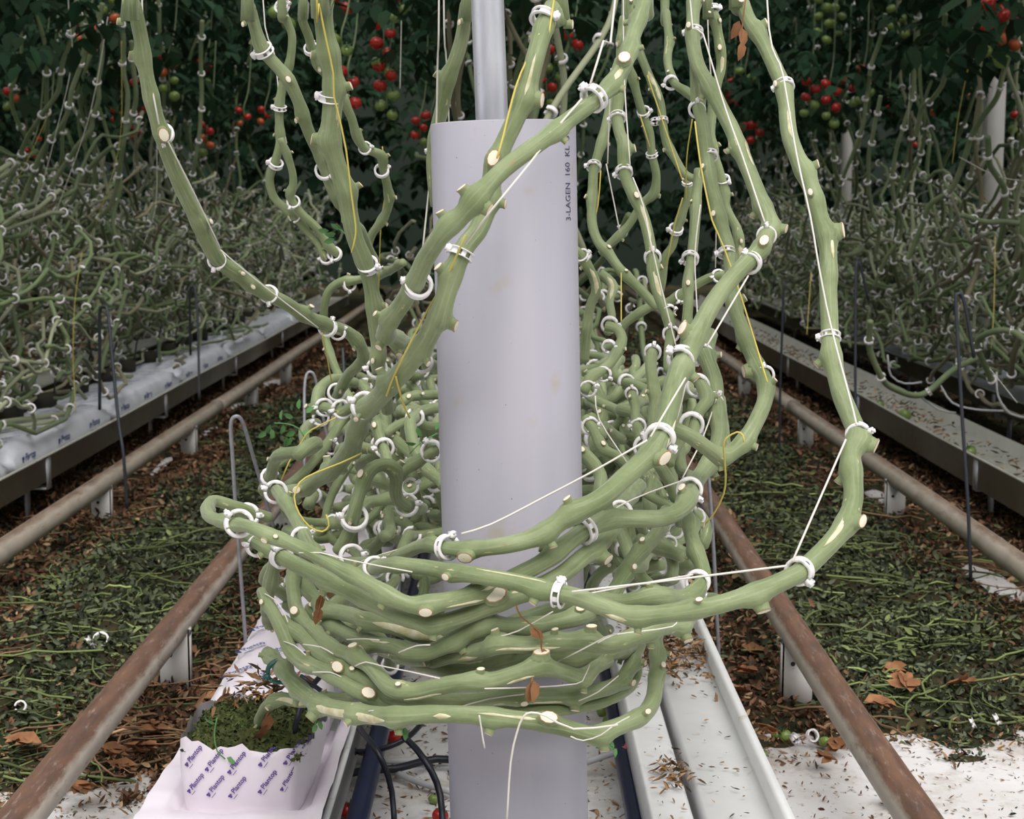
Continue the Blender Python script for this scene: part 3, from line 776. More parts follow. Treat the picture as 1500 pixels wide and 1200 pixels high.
TR = [(247, 118, 6.2, [R_, R_, O_, G_, G_, G_], LL, .027), (209, 152, 6.8, [R_, R_, R_, R_, R_], LL, .03), (172, 172, 7, [R_, R_, R_], LL, .018), (303, 208, 6.8, [R_, R_, O_, O_, G_], LL, .026),
      (201, 197, 7.2, [R_, R_, O_], LL, .018), (128, 66, 5.2, [R_, R_, O_, O_, G_], LL, .027), (160, 14, 5.2, [G_, G_, G_, O_], LL, .026), (62, 207, 5.2, [R_], LL, .014), (46, 228, 5.2, [R_, R_], LL, .014),
      (357, 176, 7.5, [R_, R_, O_], LL, .026), (388, 174, 7.8, [R_, R_, O_], LL, .026), (300, 110, 7.5, [R_, R_, G_, G_], LL, .026), (18, 150, 6, [R_, O_, G_], LL, .024), (120, 140, 6.4, [R_, G_, G_], LL, .024), (60, 100, 6.6, [R_, R_, G_], LL, .02), (258, 150, 8, [R_, R_], LL, .026),
      (414, 18, 3.4, [R_, O_, G_, G_], CL, .027), (510, 136, 3.5, [R_, R_, R_, R_], CL, .026), (500, 82, 3.4, [G_, G_, G_], CL, .026), (562, 78, 4.2, [R_, R_, R_, R_, G_, G_], CL, .028), (566, 140, 4.2, [R_, R_, R_, G_, G_, G_], CL, .028), (500, 20, 3.8, [R_, R_, R_], CL, .026),
      (632, 180, 5.2, [R_, O_], CL, .026), (615, 198, 5.2, [R_, R_, R_, G_], CL, .024), (585, 20, 4.6, [R_, G_, G_], CL, .026),
      (812, 100, 4.6, [R_, G_, G_, G_], CL, .028), (800, 140, 4.6, [R_, R_, O_, G_], CL, .024), (838, 66, 4.4, [R_, R_], CL, .028), (780, 60, 5.2, [G_, G_, G_], CL, .026), (1063, 133, 9.0, [O_, R_, O_, O_], RL, .038), (1072, 156, 9.0, [R_, R_, R_], RL, .038), (1080, 186, 9.0, [R_, R_], RL, .038), (1107, 200, 9.0, [R_, R_, R_], RL, .038), (1092, 115, 9.0, [G_, G_], RL, .038),
      (1186, 148, 6.2, [R_, R_, R_, G_, G_], RL, .027), (1216, 158, 6.2, [R_, R_, R_, R_, G_, G_], RL, .027), (1240, 140, 6.6, [R_, R_, G_, G_], RL, .027), (1266, 130, 6.4, [O_, R_, G_, G_, G_], RL, .027), (1205, 35, 6.2, [G_, G_, G_, G_, G_, G_], RL, .027), (1226, 30, 6.4, [G_, G_, G_], RL, .027), (1314, 38, 6, [G_, G_, G_, G_], RL, .028),
      (1454, 58, 4.6, [R_, R_, R_, O_, G_, G_], RL, .029), (1475, 58, 4.7, [R_, R_, R_, O_, G_], RL, .029), (1488, 190, 6, [R_, R_, G_, G_], RL, .024), (1300, 165, 7.6, [R_, R_], RL, .027), (1425, 152, 7.6, [O_, G_], RL, .027), (1338, 212, 8, [R_, R_], RL, .02), (1362, 165, 7.4, [G_, O_], RL, .026), (1232, 60, 7.2, [G_, G_], RL, .026), (1160, 150, 7.6, [R_, G_], RL, .024)]
NUM = ['no', 'one', 'two', 'three', 'four', 'five', 'six']
for px, py, Y, cols, (lb, gp), r in TR:
    parts = [NUM[cols.count(c)] + ' ' + c for c in (R_, O_, G_) if c in cols]
    lb = 'cluster of ' + ' and '.join(parts) + ' tomatoes ' + lb.split('cluster ')[1].replace('behind the grey pipe in the middle row', 'behind grey pipe').replace('hanging among dark leaves ', '').replace('hanging ', '')
    truss(px, py, Y + (1.0 if 'pipe' in gp else 0), cols, lb, gp, r * .76)

# ------------------------------------------------------------------ leafy canopy
def compound_leaves(bag, P, ang, n_l, size, dark):
    """rachis with paired leaflets, arching outward and down"""
    n = len(P)
    for q in range(n_l):
        t = (q // 2 + 1) / (n_l // 2 + 1); sd = 1 if q % 2 else -1
        if q == n_l - 1: t = 1.0; sd = 0
        d = np.stack([np.cos(ang), np.sin(ang), np.zeros(n)], -1)
        pos = P + d * (t * size * 2.6)[:, None] + np.stack([0 * t * size, 0 * t * size, size * (.9 * t - 1.6 * t * t)], -1)
        a2 = ang + sd * RNG.uniform(.8, 1.3, n)
        dr = RNG.uniform(.2, 1.1, n)
        cx, sx = np.cos(a2), np.sin(a2)
        X = np.stack([cx * np.cos(dr), sx * np.cos(dr), -np.sin(dr)], -1)
        Yv = np.stack([-sx, cx, np.zeros(n)], -1) + RNG.normal(0, .25, (n, 3)); Yv -= X * (X * Yv).sum(1)[:, None]; Yv /= np.linalg.norm(Yv, axis=1)[:, None]
        Zv = np.cross(X, Yv)
        M = np.stack([X, Yv, Zv], -1)
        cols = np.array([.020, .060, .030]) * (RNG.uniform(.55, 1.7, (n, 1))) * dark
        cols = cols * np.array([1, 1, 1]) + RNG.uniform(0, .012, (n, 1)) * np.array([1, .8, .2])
        scatter(bag, LEAF_V * [1, 1.0, 1], LEAF_T, pos, M, size * RNG.uniform(.8, 1.25, n), cols)
rows_c = [(-.04, 3.0, 13, 1.36, 820, 'above the middle row behind the grey pipe'), (-1.62, 2.4, 13, 1.30, 1150, 'above the printed slabs'), (1.58, 2.4, 13, 1.30, 1150, 'above the empty gutters'),
          (-3.2, 4.5, 13, 1.25, 900, 'in the row beyond the printed slabs'), (3.18, 4.5, 13, 1.25, 900, 'in the row beyond the empty gutters'), (-4.8, 7, 13, 1.2, 450, 'in the last row past the printed slabs'), (4.8, 7, 13, 1.2, 450, 'in the last row past the empty gutters')]
for xc, ya, yb, zl, n, lab in rows_c:
    bg = Bag()
    n = int(n * 2.1)
    y = RNG.uniform(ya, yb, n); z = zl + RNG.random(n) ** 1.05 * 1.75
    x = xc + RNG.normal(0, .24, n)
    ang = RNG.uniform(0, 2 * np.pi, n)
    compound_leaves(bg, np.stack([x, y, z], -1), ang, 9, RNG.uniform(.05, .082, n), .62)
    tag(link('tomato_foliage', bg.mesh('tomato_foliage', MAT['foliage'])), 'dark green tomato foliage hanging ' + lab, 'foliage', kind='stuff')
bg = Bag(); n = 1500
compound_leaves(bg, np.stack([RNG.uniform(-6, 6, n), RNG.uniform(12, 14.5, n), RNG.uniform(.25, 3.2, n)], -1), RNG.uniform(0, 6.28, n), 9, RNG.uniform(.1, .16, n), .6)
tag(link('tomato_foliage', bg.mesh('tomato_foliage', MAT['foliage'])), 'dark wall of tomato foliage at the far end of the rows', 'foliage', kind='stuff')
# white posts in the row above the empty gutters
for px, y0_, Y, w, lab in ((1452, 365, 6.4, .070, 'white painted post standing among vines behind the empty gutters'), (1238, 360, 9.0, .055, 'slimmer white post half hidden by vines farther down the row')):
    P = at(px, y0_, Y); r = empty('row_post', (P.x, Y, 0), lab, 'post')
    b = Bag(); b.box(P.x - w / 2, P.x + w / 2, Y, Y + w, 0, 3.2); link('shaft', b.mesh('shaft', MAT['white_paint'], False), r)
    b = Bag(); b.box(P.x - w, P.x + w, Y - w / 2, Y + 1.5 * w, 0, .012); link('base_plate', b.mesh('base_plate', MAT['white_paint'], False), r)

# ------------------------------------------------------------------ traced vines (x, y, distance; missing distances are interpolated)
VINES = []
def expand(pts):
    xy = np.array([p[:2] for p in pts], float)
    d = np.concatenate([[0], np.cumsum(np.linalg.norm(np.diff(xy, axis=0), axis=1))])
    kn = [i for i, p in enumerate(pts) if len(p) > 2]
    Y = np.interp(d, d[kn], [pts[i][2] for i in kn])
    return [(x, y, yy) for (x, y), yy in zip(xy, Y)]
def to_roof(P, R, pts):
    """stems and twine that leave the top of the view go on up to the crop wire"""
    P = list(P); R = list(R)
    if pts[0][1] <= 0:
        x, y, z = P[0]; P = [(x * 1.04, y + .22, z + 1.1), (x * 1.01, y + .08, z + .45)] + P; R = [R[0] * .8, R[0] * .95] + R
    if pts[-1][1] <= 0:
        x, y, z = P[-1]; P = P + [(x * 1.01, y + .08, z + .45), (x * 1.04, y + .22, z + 1.1)]; R = R + [R[-1] * .95, R[-1] * .8]
    return P, R
def scar_mesh():
    V = []; k = 10
    prof = [(1.15, -.5), (1.02, .25), (.92, .55), (1.0, .9), (.86, 1.0)]
    for r, z in prof:
        for q in range(k):
            a = 2 * math.pi * q / k
            V.append((r * math.cos(a) * 1.0, r * math.sin(a) * .8, z + .18 * math.cos(a) * (z > .5)))
    V.append((0, 0, .95))
    Q = [(i * k + q, i * k + (q + 1) % k, (i + 1) * k + (q + 1) % k, (i + 1) * k + q) for i in range(len(prof) - 1) for q in range(k)]
    T = [(4 * k + q, 4 * k + (q + 1) % k, 5 * k) for q in range(k)]
    return np_mesh('leaf_scar', V, [np.array(Q), np.array(T)], [MAT['stem'], MAT['scar'], MAT['scar_rim']], matidx=[0] * (3 * k) + [2] * k + [1] * k)
SCAR = scar_mesh()
_right = Vector((1, 0, 0)); _upv = Vector((0, _s, _c)); _tocam = Vector((0, -_c, _s))
def node_dir(t, ang, tgt, px, py):
    if ang is None:
        d = _tocam + _upv * .25
        if tgt: d = d + _right * ((tgt[0] - px) / 12) + _upv * ((py - tgt[1]) / 12)
    else:
        a = math.radians(ang); d = _right * math.cos(a) + _upv * math.sin(a) + _tocam * .35
    d = d - t * d.dot(t) * .8
    return d.normalized()
def vine(phrase, w, pts, scars=(), autos=True, label=None, group=None, m='stem', stub_gap=.075, prefix='green tomato vine '):
    pts = expand(pts)
    ws = np.interp(np.linspace(0, 1, len(pts)), np.linspace(0, 1, len(w)), w) if isinstance(w, (tuple, list)) else [w] * len(pts)
    P = [tuple(at(*p)) for p in pts]
    R = [ww / 2 * p[2] / FPX for ww, p in zip(ws, pts)]
    P, R = to_roof(P, R, pts)
    C, RR = catmull(P, R, .006)
    n = len(C)
    L = np.concatenate([[0], np.cumsum(np.linalg.norm(np.diff(C, axis=0), axis=1))])
    rng = random.Random(hash(phrase) % 9973 if False else sum(map(ord, phrase)))
    # nodes
    nodes = []
    px, py = proj(C)
    for sc in scars:
        k = int(np.argmin((px - sc[0]) ** 2 + (py - sc[1]) ** 2)); nodes.append((k, sc[2] if len(sc) > 2 else None, sc[3] if len(sc) > 3 else 1.0, (sc[0], sc[1])))
    if autos:
        s = rng.uniform(.02, .06)
        while s < L[-1]:
            k = int(np.searchsorted(L, s))
            if all(abs(L[k] - L[q[0]]) > .03 for q in nodes) and k < n - 3 and k > 2:
                nodes.append((k, rng.uniform(0, 360), rng.uniform(.55, .9), None))
            s += stub_gap * rng.uniform(.6, 1.5)
    sw = np.zeros(n)
    for q in nodes: sw = np.maximum(sw, .16 * np.exp(-((L - L[q[0]]) / .011) ** 2))
    wob = np.array([mnoise.noise(Vector((l * 22, rng.random() * 0 + 3.1, len(phrase)))) for l in L])
    RR = RR * (1 + sw + .05 * wob)
    off = np.array([[mnoise.noise(Vector((l * 16, j * 7.7, len(phrase)))) for j in range(3)] for l in L]) * .0016
    C = C + off
    V, Q, T, uv = tube(C, RR, 12, ridge=.035)
    frames_T = frames(C)[0]
    Vb = V[:n * 12].reshape(n, 12, 3)
    nd = []
    for k, ang, sz, tgt in nodes: nd.append(node_dir(Vector(frames_T[k]), ang, tgt, px[k], py[k]))
    for (k, ang, sz, tgt), d in zip(nodes, nd):
        near = np.where(np.abs(L - L[k]) < .03)[0]
        for q in near:
            rad = Vb[q] - C[q]; cs = np.clip(rad @ np.array(d) / (np.linalg.norm(rad, axis=1) + 1e-9), 0, 1)
            Vb[q] += rad * (.42 * sz * math.exp(-((L[q] - L[k]) / .010) ** 2) * cs ** 2)[:, None]
    V[:n * 12] = Vb.reshape(-1, 3)
    uv = uv + np.array([rng.random() * 9, rng.random() * 9])
    root = empty('tomato_vine', C[0], label or (prefix + phrase), 'vine', group)
    link('stem', np_mesh('stem', V, [Q, T], MAT[m], uv=uv), root)
    Tn = frames(C)[0]
    right = Vector((1, 0, 0)); upv = Vector((0, _s, _c)); tocam = Vector((0, -_c, _s))
    for k, ang, sz, tgt in nodes:
        t = Vector(Tn[k]); ln = .9 if ang is None else 1.25
        d = node_dir(t, ang, tgt, px[k], py[k])
        x = t - d * t.dot(d); x.normalize(); y = d.cross(x)
        r = float(RR[k])
        s = r * .52 * sz
        Mx = Matrix((x, y, d)).transposed().to_4x4()
        Mx.translation = Vector(C[k]) + d * (r * (.95 + .25 * sz))
        o = bpy.data.objects.new('leaf_scar', SCAR); COL.objects.link(o); o.parent = root
        o.matrix_parent_inverse = Matrix.Translation(-root.location)
        o.matrix_basis = Mx @ Matrix.Diagonal((s * 1.15, s, r * .42 * ln, 1))
    v = dict(phrase=phrase, C=C, T=Tn, px=px, py=py, R=RR, root=root, clips=[])
    VINES.append(v)
    return v
V = vine
V('whose near end loops round past the tall hairpin stake', (17, 19, 27, 27, 24, 24), [(395, 760, 1.92), (360, 750), (330, 738), (311, 734, 1.86), (304, 743), (308, 757, 1.77), (332, 766), (365, 771, 1.66), (410, 790), (450, 808), (500, 835), (550, 862), (590, 884, 1.565), (620, 888), (680, 876, 1.56), (720, 862), (770, 838), (800, 820, 1.585), (840, 789), (876, 769), (900, 761), (940, 760, 1.64), (970, 758), (994, 748), (1008, 730, 1.72), (1015, 714), (1030, 690, 1.82), (1046, 664), (1053, 640), (1052, 620), (1049, 590), (1046, 557), (1037, 530, 1.95), (1033, 517), (1040, 490, 2.05)],
  [(392, 793), (410, 790, None, .7), (626, 895, None, 1.3), (520, 832, 60, .5), (887, 757, 100, 1), (1003, 736, 110)])
V('that passes just under the looping vine and ends in a sawn stub', (22, 26, 27, 25), [(362, 787, 1.72), (395, 803), (414, 816), (440, 830), (480, 850), (520, 870), (560, 890), (600, 906, 1.58), (635, 914), (680, 904), (730, 884, 1.57), (780, 864), (820, 844), (850, 820, 1.6), (880, 797), (897, 775), (906, 755, 1.72), (914, 738), (935, 712, 1.9)],
  [(727, 880, None, 1.9), (530, 878, 20, .6), (636, 918, 270, .7), (880, 822, -30, 1.5)])
V('sweeping up across the pipe front to the double ring', (17, 22, 30, 31, 30, 26, 24, 22, 17), [(500, 824, 1.86), (535, 825), (580, 817, 1.7), (620, 800), (652, 803, 1.60), (690, 804), (740, 799, 1.56), (790, 784), (830, 757), (880, 731, 1.58), (910, 706), (937, 681), (956, 660, 1.64), (970, 636), (978, 605, 1.68), (984, 577), (994, 546, 1.72), (1008, 520), (1030, 470), (1050, 436), (1070, 411), (1096, 384, 1.8), (1114, 367), (1122, 347, 1.83), (1128, 326), (1110, 283), (1087, 227), (1067, 180), (1043, 133), (1022, 95), (1014, 50), (1016, 0, 2.1), (1016, -40)],
  [(690, 812, None, 1.7), (958, 674, None, 1.4), (1014, 502, 120, 1.3), (1113, 367, None, 1.2), (632, 793, 90), (832, 748, 95, .7), (1128, 333, 0, 1)])
V('crossing the coil and climbing past the rusty rail to the roof', (20, 26, 28, 29, 30, 29, 26, 25, 22, 20), [(512, 848, 1.76), (538, 836), (575, 828, 1.63), (620, 831), (660, 838), (700, 843, 1.55), (760, 854), (800, 864), (840, 873, 1.52), (880, 888), (915, 900), (945, 903), (980, 900, 1.5), (1040, 890), (1085, 877), (1115, 866), (1153, 848, 1.53), (1172, 838), (1199, 814), (1234, 774), (1248, 740, 1.6), (1249, 705), (1246, 668), (1255, 640, 1.65), (1245, 609), (1230, 572), (1220, 530), (1215, 493, 1.75), (1213, 450), (1213, 383), (1210, 345), (1200, 315), (1187, 273), (1170, 238), (1157, 200), (1151, 150, 1.88), (1148, 127), (1138, 105), (1117, 63), (1097, 30), (1086, 0, 1.98), (1078, -30)],
  [(664, 844), (1107, 878, -50, 1.2), (1246, 775, 30, 1.2), (1258, 645, -20, 1.3), (1215, 345, 20, 1.5), (1115, 42, 40, 1), (1178, 255, 30, .8), (935, 903, 270, .6)])
V('bending back to the ring below the coil rim', (24, 25, 23, 22), [(466, 882, 1.78), (476, 894), (500, 898), (540, 909, 1.66), (580, 920), (620, 932, 1.62), (670, 934), (720, 924), (780, 904, 1.63), (830, 886), (870, 878, 1.62), (910, 880), (960, 873, 1.62), (995, 876), (1016, 868, 1.67), (1030, 850), (1028, 830), (1020, 808, 1.72), (1012, 785), (1008, 755, 1.8), (1003, 735, 1.88)],
  [(477, 900), (973, 882, -80, 1), (955, 865, 90, .7)])
V('with a thick pruned knee over the middle of the pipe', (21, 24, 25, 27, 25, 20), [(455, 893, 1.80), (468, 908), (492, 921), (520, 934, 1.68), (548, 945), (580, 949), (605, 957, 1.6), (630, 955), (660, 942), (690, 925), (715, 917, 1.58), (760, 918), (800, 914), (840, 905, 1.6), (880, 890), (905, 860, 1.68), (925, 823), (950, 796, 1.78), (968, 772), (975, 750, 1.9)],
  [(539, 950, None, 1.5), (462, 897, None, 1), (490, 928, None, .8), (712, 906, 95, 1.2), (842, 900, None, 1.1)])
V('with a peeled strip along the belly of the coil', (20, 26, 27, 28, 24), [(560, 952, 1.76), (600, 966), (640, 965, 1.62), (670, 960), (710, 952), (730, 945, 1.56), (780, 946), (820, 941), (860, 940, 1.56), (888, 946), (918, 938), (950, 925, 1.6), (980, 918), (1000, 914, 1.66), (1014, 895), (1021, 865, 1.76)],
  [(641, 966, 200, .9), (727, 936, 90, .8), (864, 925, 80, 1), (1000, 925, -60, 1.2)])
V('lying in shade directly behind the peeled-strip vine', (22, 25, 22), [(590, 955, 1.7), (620, 972), (660, 982, 1.64), (720, 974), (780, 962, 1.63), (830, 966), (860, 963), (895, 958, 1.66), (930, 945, 1.76)], [(836, 974, 270, .8)])
V('kinked twice with a broad white cut on its crest', (19, 22, 24, 27, 26, 24, 18), [(436, 825, 1.86), (430, 850), (430, 872, 1.8), (438, 900), (460, 926), (490, 950, 1.68), (520, 963), (540, 975, 1.62), (556, 992), (574, 1008, 1.58), (605, 1013), (640, 1007), (680, 1000, 1.55), (720, 997), (760, 987), (790, 979, 1.55), (820, 983), (845, 992), (858, 991), (870, 980, 1.6), (892, 966), (916, 945, 1.74)],
  [(440, 904, None, 1.3), (525, 960, 110, 1.4), (789, 974, 80, 1.6), (587, 1006, None, .6), (455, 930, 60, .7), (848, 1000, 270, .8)])
V('hanging lowest at its frayed tip beside the mossy slab', (14, 22, 24, 25, 24, 22, 18), [(382, 866, 1.8), (390, 883), (402, 902, 1.76), (415, 926), (426, 953), (446, 971, 1.7), (470, 979), (494, 993), (520, 1010, 1.63), (544, 1020), (575, 1034), (620, 1043, 1.6), (700, 1045), (792, 1043, 1.6), (840, 1037), (890, 1026, 1.64), (922, 1004), (934, 975, 1.75)],
  [(388, 888, None, 1), (544, 1018, None, 1.5), (456, 968, 80, .6)])
V('second from the bottom of the coil, with a long peeled rind', (20, 24, 25, 24, 20), [(416, 910, 1.76), (428, 922), (444, 932), (462, 950, 1.7), (490, 970), (512, 983), (538, 999, 1.63), (560, 1015), (600, 1026, 1.6), (680, 1027), (740, 1021, 1.58), (800, 1020), (846, 1018), (880, 1011, 1.62), (905, 1000), (922, 978, 1.7), (934, 950), (945, 918, 1.82)],
  [(507, 982, None, 1.5), (524, 988, None, .7), (838, 1028, 270, 1), (918, 1010, 0, 1)])
V('lowest of the coil, tied by a dark green clip', (22, 27, 29, 27, 26, 25, 20), [(392, 958, 1.88), (405, 970, 1.82), (420, 988), (436, 1006, 1.73), (462, 1026), (490, 1038, 1.64), (540, 1046), (580, 1051, 1.56), (640, 1047), (700, 1049, 1.535), (760, 1054), (800, 1059), (840, 1069, 1.545), (872, 1076), (895, 1069), (922, 1058, 1.58), (944, 1044), (957, 1024, 1.63), (961, 1000), (963, 970, 1.7), (961, 940), (957, 905, 1.78)],
  [(467, 1043, 230, 1.3), (797, 1054, None, 1.6), (878, 1085, 270, 1), (975, 960, 0, .6), (577, 1056, -60, .7)])
V('rooted in the moss of the printed bag', (20, 20, 16), [(386, 1076, 1.95), (384, 1050, 1.93), (394, 1032), (412, 1024, 1.88), (440, 1028), (470, 1024, 1.84), (516, 1022, 1.84)], [(407, 1035, 220, 1)])
V('standing upright behind the frayed tip', 20, [(405, 812, 1.84), (400, 835), (394, 860), (391, 885, 1.9), (395, 915, 2.0)], [])
V('curving between two stubs under the looping vine', 22, [(440, 845, 1.86), (455, 868), (470, 884, 1.8), (480, 892), (500, 880, 1.85), (520, 880, 1.95)], [(441, 860, None, 1)])
V('ending at the ring beside the yellow twine loop', 19, [(404, 716, 1.95), (420, 740), (432, 760, 1.85), (444, 782), (458, 806, 1.76), (480, 838, 1.72)], [(416, 740, 60, .9)])
V('arching like a hook beside the pipe', (19, 20, 19), [(495, 808, 1.86), (512, 776), (521, 742, 1.84), (529, 715), (538, 693), (553, 681, 1.86), (570, 682), (580, 697), (579, 718), (584, 732), (597, 741, 1.9), (618, 745, 2.0)], [(531, 694, None, 1.1), (581, 682, 70, .9)])
V('climbing from the hook to behind the pipe', 17, [(582, 706, 1.92), (596, 688), (616, 674), (638, 660, 1.9), (665, 648, 1.98)], [])
V('running along the pipe top edge down to a cut knee', (21, 23, 26, 28, 27, 25, 18), [(946, -30, 1.76), (943, 0), (932, 40), (914, 95, 1.62), (882, 140, 1.58), (837, 173), (787, 211, 1.52), (737, 249), (703, 285, 1.49), (677, 316), (647, 343, 1.5), (625, 376), (612, 405, 1.54), (590, 442), (573, 468, 1.6), (567, 487), (580, 495, 1.68), (602, 510, 1.75), (622, 528), (640, 540, 1.9)],
  [(910, 102, None, 1.7), (693, 288, 130, 1), (563, 490, 240, 1.1), (725, 316, -10, 1.2), (816, 202, -60, .7)])
V('leaning over the pipe rim with yellow twine along it', (26, 27, 29, 30, 30, 27, 20), [(816, -20, 1.66), (808, 12), (797, 43), (784, 83, 1.61), (771, 133), (754, 177), (738, 212, 1.60), (724, 246), (713, 300, 1.59), (700, 338), (680, 365, 1.57), (662, 405), (648, 450, 1.56), (636, 476), (616, 510), (592, 542, 1.63), (570, 566), (545, 591, 1.72), (531, 606), (523, 632), (517, 652, 1.83), (507, 666), (490, 685), (462, 706, 1.95), (446, 716), (420, 722, 2.02)],
  [(778, 143, 10, 1.3), (725, 240, None, 1.4), (646, 462, -20, 1.1), (480, 690, 90, 1), (449, 716, None, 1.2)])
V('with the wide pink-white clip and yellow twine', (27, 29, 26, 22, 20), [(467, -20, 1.74), (470, 0), (477, 53), (484, 85), (487, 128, 1.78), (485, 171), (485, 205), (495, 248), (506, 282, 1.82), (511, 312), (519, 346), (529, 372), (540, 405, 1.86), (546, 440), (550, 480), (554, 512), (553, 532, 1.9), (560, 562), (568, 600, 2.0)],
  [(484, 205, 160, 1), (500, 127, 30, .7), (507, 285, 60, .6)])
V('bare and slanting behind the pink-white clip vine', (17, 18, 17, 14), [(362, -15, 2.0), (366, 10), (375, 43), (386, 74), (402, 94), (422, 118), (437, 149, 2.05), (452, 192), (469, 230), (482, 266), (497, 296, 2.15), (525, 335), (548, 380, 2.3)], [(420, 117, None, .9)])
V('longest slanting one, falling from roof to hairpin stake', (20, 22, 23, 20, 17, 15), [(190, -20, 1.78), (196, 4), (207, 60), (216, 120), (231, 180, 1.86), (249, 234), (267, 276), (288, 318), (303, 354, 1.98), (320, 381), (347, 400), (380, 424), (417, 443, 2.1), (450, 463), (480, 476), (508, 485), (525, 500, 2.25), (532, 521), (524, 536), (511, 550), (498, 572), (490, 590, 2.4)], [(200, 80, 170, 1), (237, 193, None, 1.5), (285, 325, 0, .7), (531, 520, 10, .6), (365, 417, None, .6)])
V('forked thin one with its branch bowed outward', (11, 12, 12, 11), [(412, -10, 2.4), (415, 15), (422, 34), (429, 55), (424, 92), (414, 119), (410, 158), (410, 185), (411, 203), (402, 238), (396, 254), (396, 270), (405, 293), (430, 316), (450, 340), (468, 360), (477, 380, 2.5)], [])
V('thin one parallel to the forked vine', (10, 12, 12), [(411, 203, 2.42), (419, 225), (428, 252), (430, 272), (426, 288), (432, 300), (442, 314), (466, 337), (482, 360), (496, 372, 2.5)], [])
V('thin one weaving behind the pink-white clip vine', (13, 13, 12), [(444, -10, 2.2), (445, 5), (443, 28), (452, 53), (457, 75), (466, 96), (480, 112), (498, 139), (513, 168), (522, 198), (535, 217), (556, 227), (561, 247), (568, 276), (568, 304), (554, 330), (542, 350), (530, 400, 2.5)], [(570, 222, 40, .8)])
V('rising behind the pipe rim beside the galvanised post', (19, 21, 20), [(686, -10, 1.92), (683, 5), (677, 50), (668, 83), (657, 115), (647, 160), (640, 190), (634, 240), (640, 300, 2.0)], [(648, 108, 130, .9)])
V('small hooked one in the middle row tangle', 15, [(464, 602, 2.4), (463, 590), (468, 570), (480, 558), (496, 555), (520, 560, 2.55)], [])
V('short one under two overlapping rings', 15, [(458, 600, 2.35), (476, 596), (498, 604), (520, 592), (545, 575, 2.3)], [(458, 598, 170, 1)])
V('level one reaching toward the pipe', 14, [(588, 590, 2.4), (600, 581), (622, 579), (645, 578, 2.5)], [(594, 588, None, 1)])
V('sagging one reaching toward the pipe', 15, [(590, 600, 2.35), (608, 616), (622, 625), (650, 628, 2.4)], [])
V('upright stub in the middle row tangle', 16, [(552, 620, 2.15), (556, 640), (564, 662), (572, 690, 2.1)], [(551, 630, None, 1)])
V('low one sloping beside the rail behind the hairpin', 14, [(545, 575, 2.5), (520, 598), (500, 620, 2.5), (480, 650), (458, 680), (436, 700), (420, 712, 2.4)], [])
V('bow-shaped thin one above the pale rail', 12, [(590, 385, 2.5), (560, 402), (535, 408, 2.7), (515, 412), (495, 415), (480, 430), (474, 460), (478, 500, 2.75), (500, 560), (520, 600, 2.6)], [])
# the cluster between pipe and rusty rail
V('short upper branch with a ring in mid row', 12, [(974, -10, 2.3), (976, 20), (980, 57), (978, 90), (986, 120), (1003, 134), (1022, 150, 2.1)], [])
V('pale ribbed one tied with yellow twine', 12, [(920, 20, 2.3), (936, 75), (953, 117), (967, 150), (971, 180), (975, 205), (988, 232), (1004, 256), (1018, 262, 2.25)], [])
V('crooked one ending in a dried elbow', 12, [(918, 90, 2.35), (928, 123), (940, 163), (951, 195), (955, 227), (961, 258), (957, 283), (940, 300), (920, 330), (893, 358), (880, 372, 2.4)], [(961, 283, 0, .9)])
V('stout one bowed out past the double ring into a low elbow', (17, 20, 20, 21, 23, 24, 22), [(1018, 90, 2.06), (1021, 130), (1023, 158), (1028, 180), (1034, 220), (1040, 260), (1048, 296), (1057, 330, 1.96), (1065, 358), (1070, 390), (1072, 416), (1072, 436), (1079, 460), (1089, 488), (1099, 516, 1.86), (1112, 540), (1120, 562), (1119, 590, 1.8), (1103, 627), (1085, 652), (1062, 668, 1.76), (1043, 660), (1015, 642), (992, 630), (978, 624, 1.7)], [(1105, 540, 200, 1.5), (1082, 442, 30, 1), (1044, 316, None, .8), (1053, 673, 270, .6)])
V('with a long white peeled cut beside the stout bowed one', 14, [(1036, -15, 2.2), (1041, 10), (1050, 43), (1057, 93), (1050, 127), (1043, 162), (1040, 195), (1044, 222), (1053, 248), (1060, 276), (1061, 300), (1070, 320), (1078, 334), (1083, 356), (1082, 374), (1074, 392, 2.2)], [(1052, 70, None, 1)])
V('three-ringed one hanging nearest the pipe text', (17, 17, 16, 14), [(926, -15, 2.2), (922, 40), (911, 110), (904, 160), (907, 190), (914, 214), (913, 240), (917, 264), (930, 290), (942, 316), (950, 345), (955, 376), (956, 395), (961, 421), (969, 444), (978, 466), (982, 490), (980, 512), (979, 545, 2.05)], [(922, 221, 10, 1.2), (932, 293, None, 1), (960, 392, 40, .9)])
V('slanting one wrapped with a dark band', 14, [(918, -10, 2.4), (913, 33), (906, 110), (893, 160), (885, 195), (876, 228), (870, 250), (868, 285), (867, 325), (876, 354), (892, 373), (912, 400), (931, 418), (946, 432), (964, 450, 2.25)], [(894, 366, None, .8), (914, 408, 120, .7)])
V('rising sideways under the slanting banded one', 13, [(908, 482, 2.4), (925, 466), (950, 451), (978, 444), (998, 431), (1030, 411), (1048, 404), (1062, 402, 2.35)], [])
V('straight one dropping to the pink ring', 15, [(1024, 250, 2.15), (1020, 290), (1017, 335), (1013, 378), (1008, 412), (1008, 442), (1006, 472), (1012, 498, 2.05)], [(1007, 420, None, 1)])
V('thin one behind the straight ringed vine', 12, [(1008, 262, 2.35), (1008, 290), (1000, 310), (991, 334), (985, 360), (974, 376), (970, 402), (964, 440, 2.4)], [])
V('upright one under a ring in the middle of the cluster', 17, [(956, 510, 1.98), (953, 535), (957, 565), (960, 585), (957, 615), (958, 650, 1.95)], [])
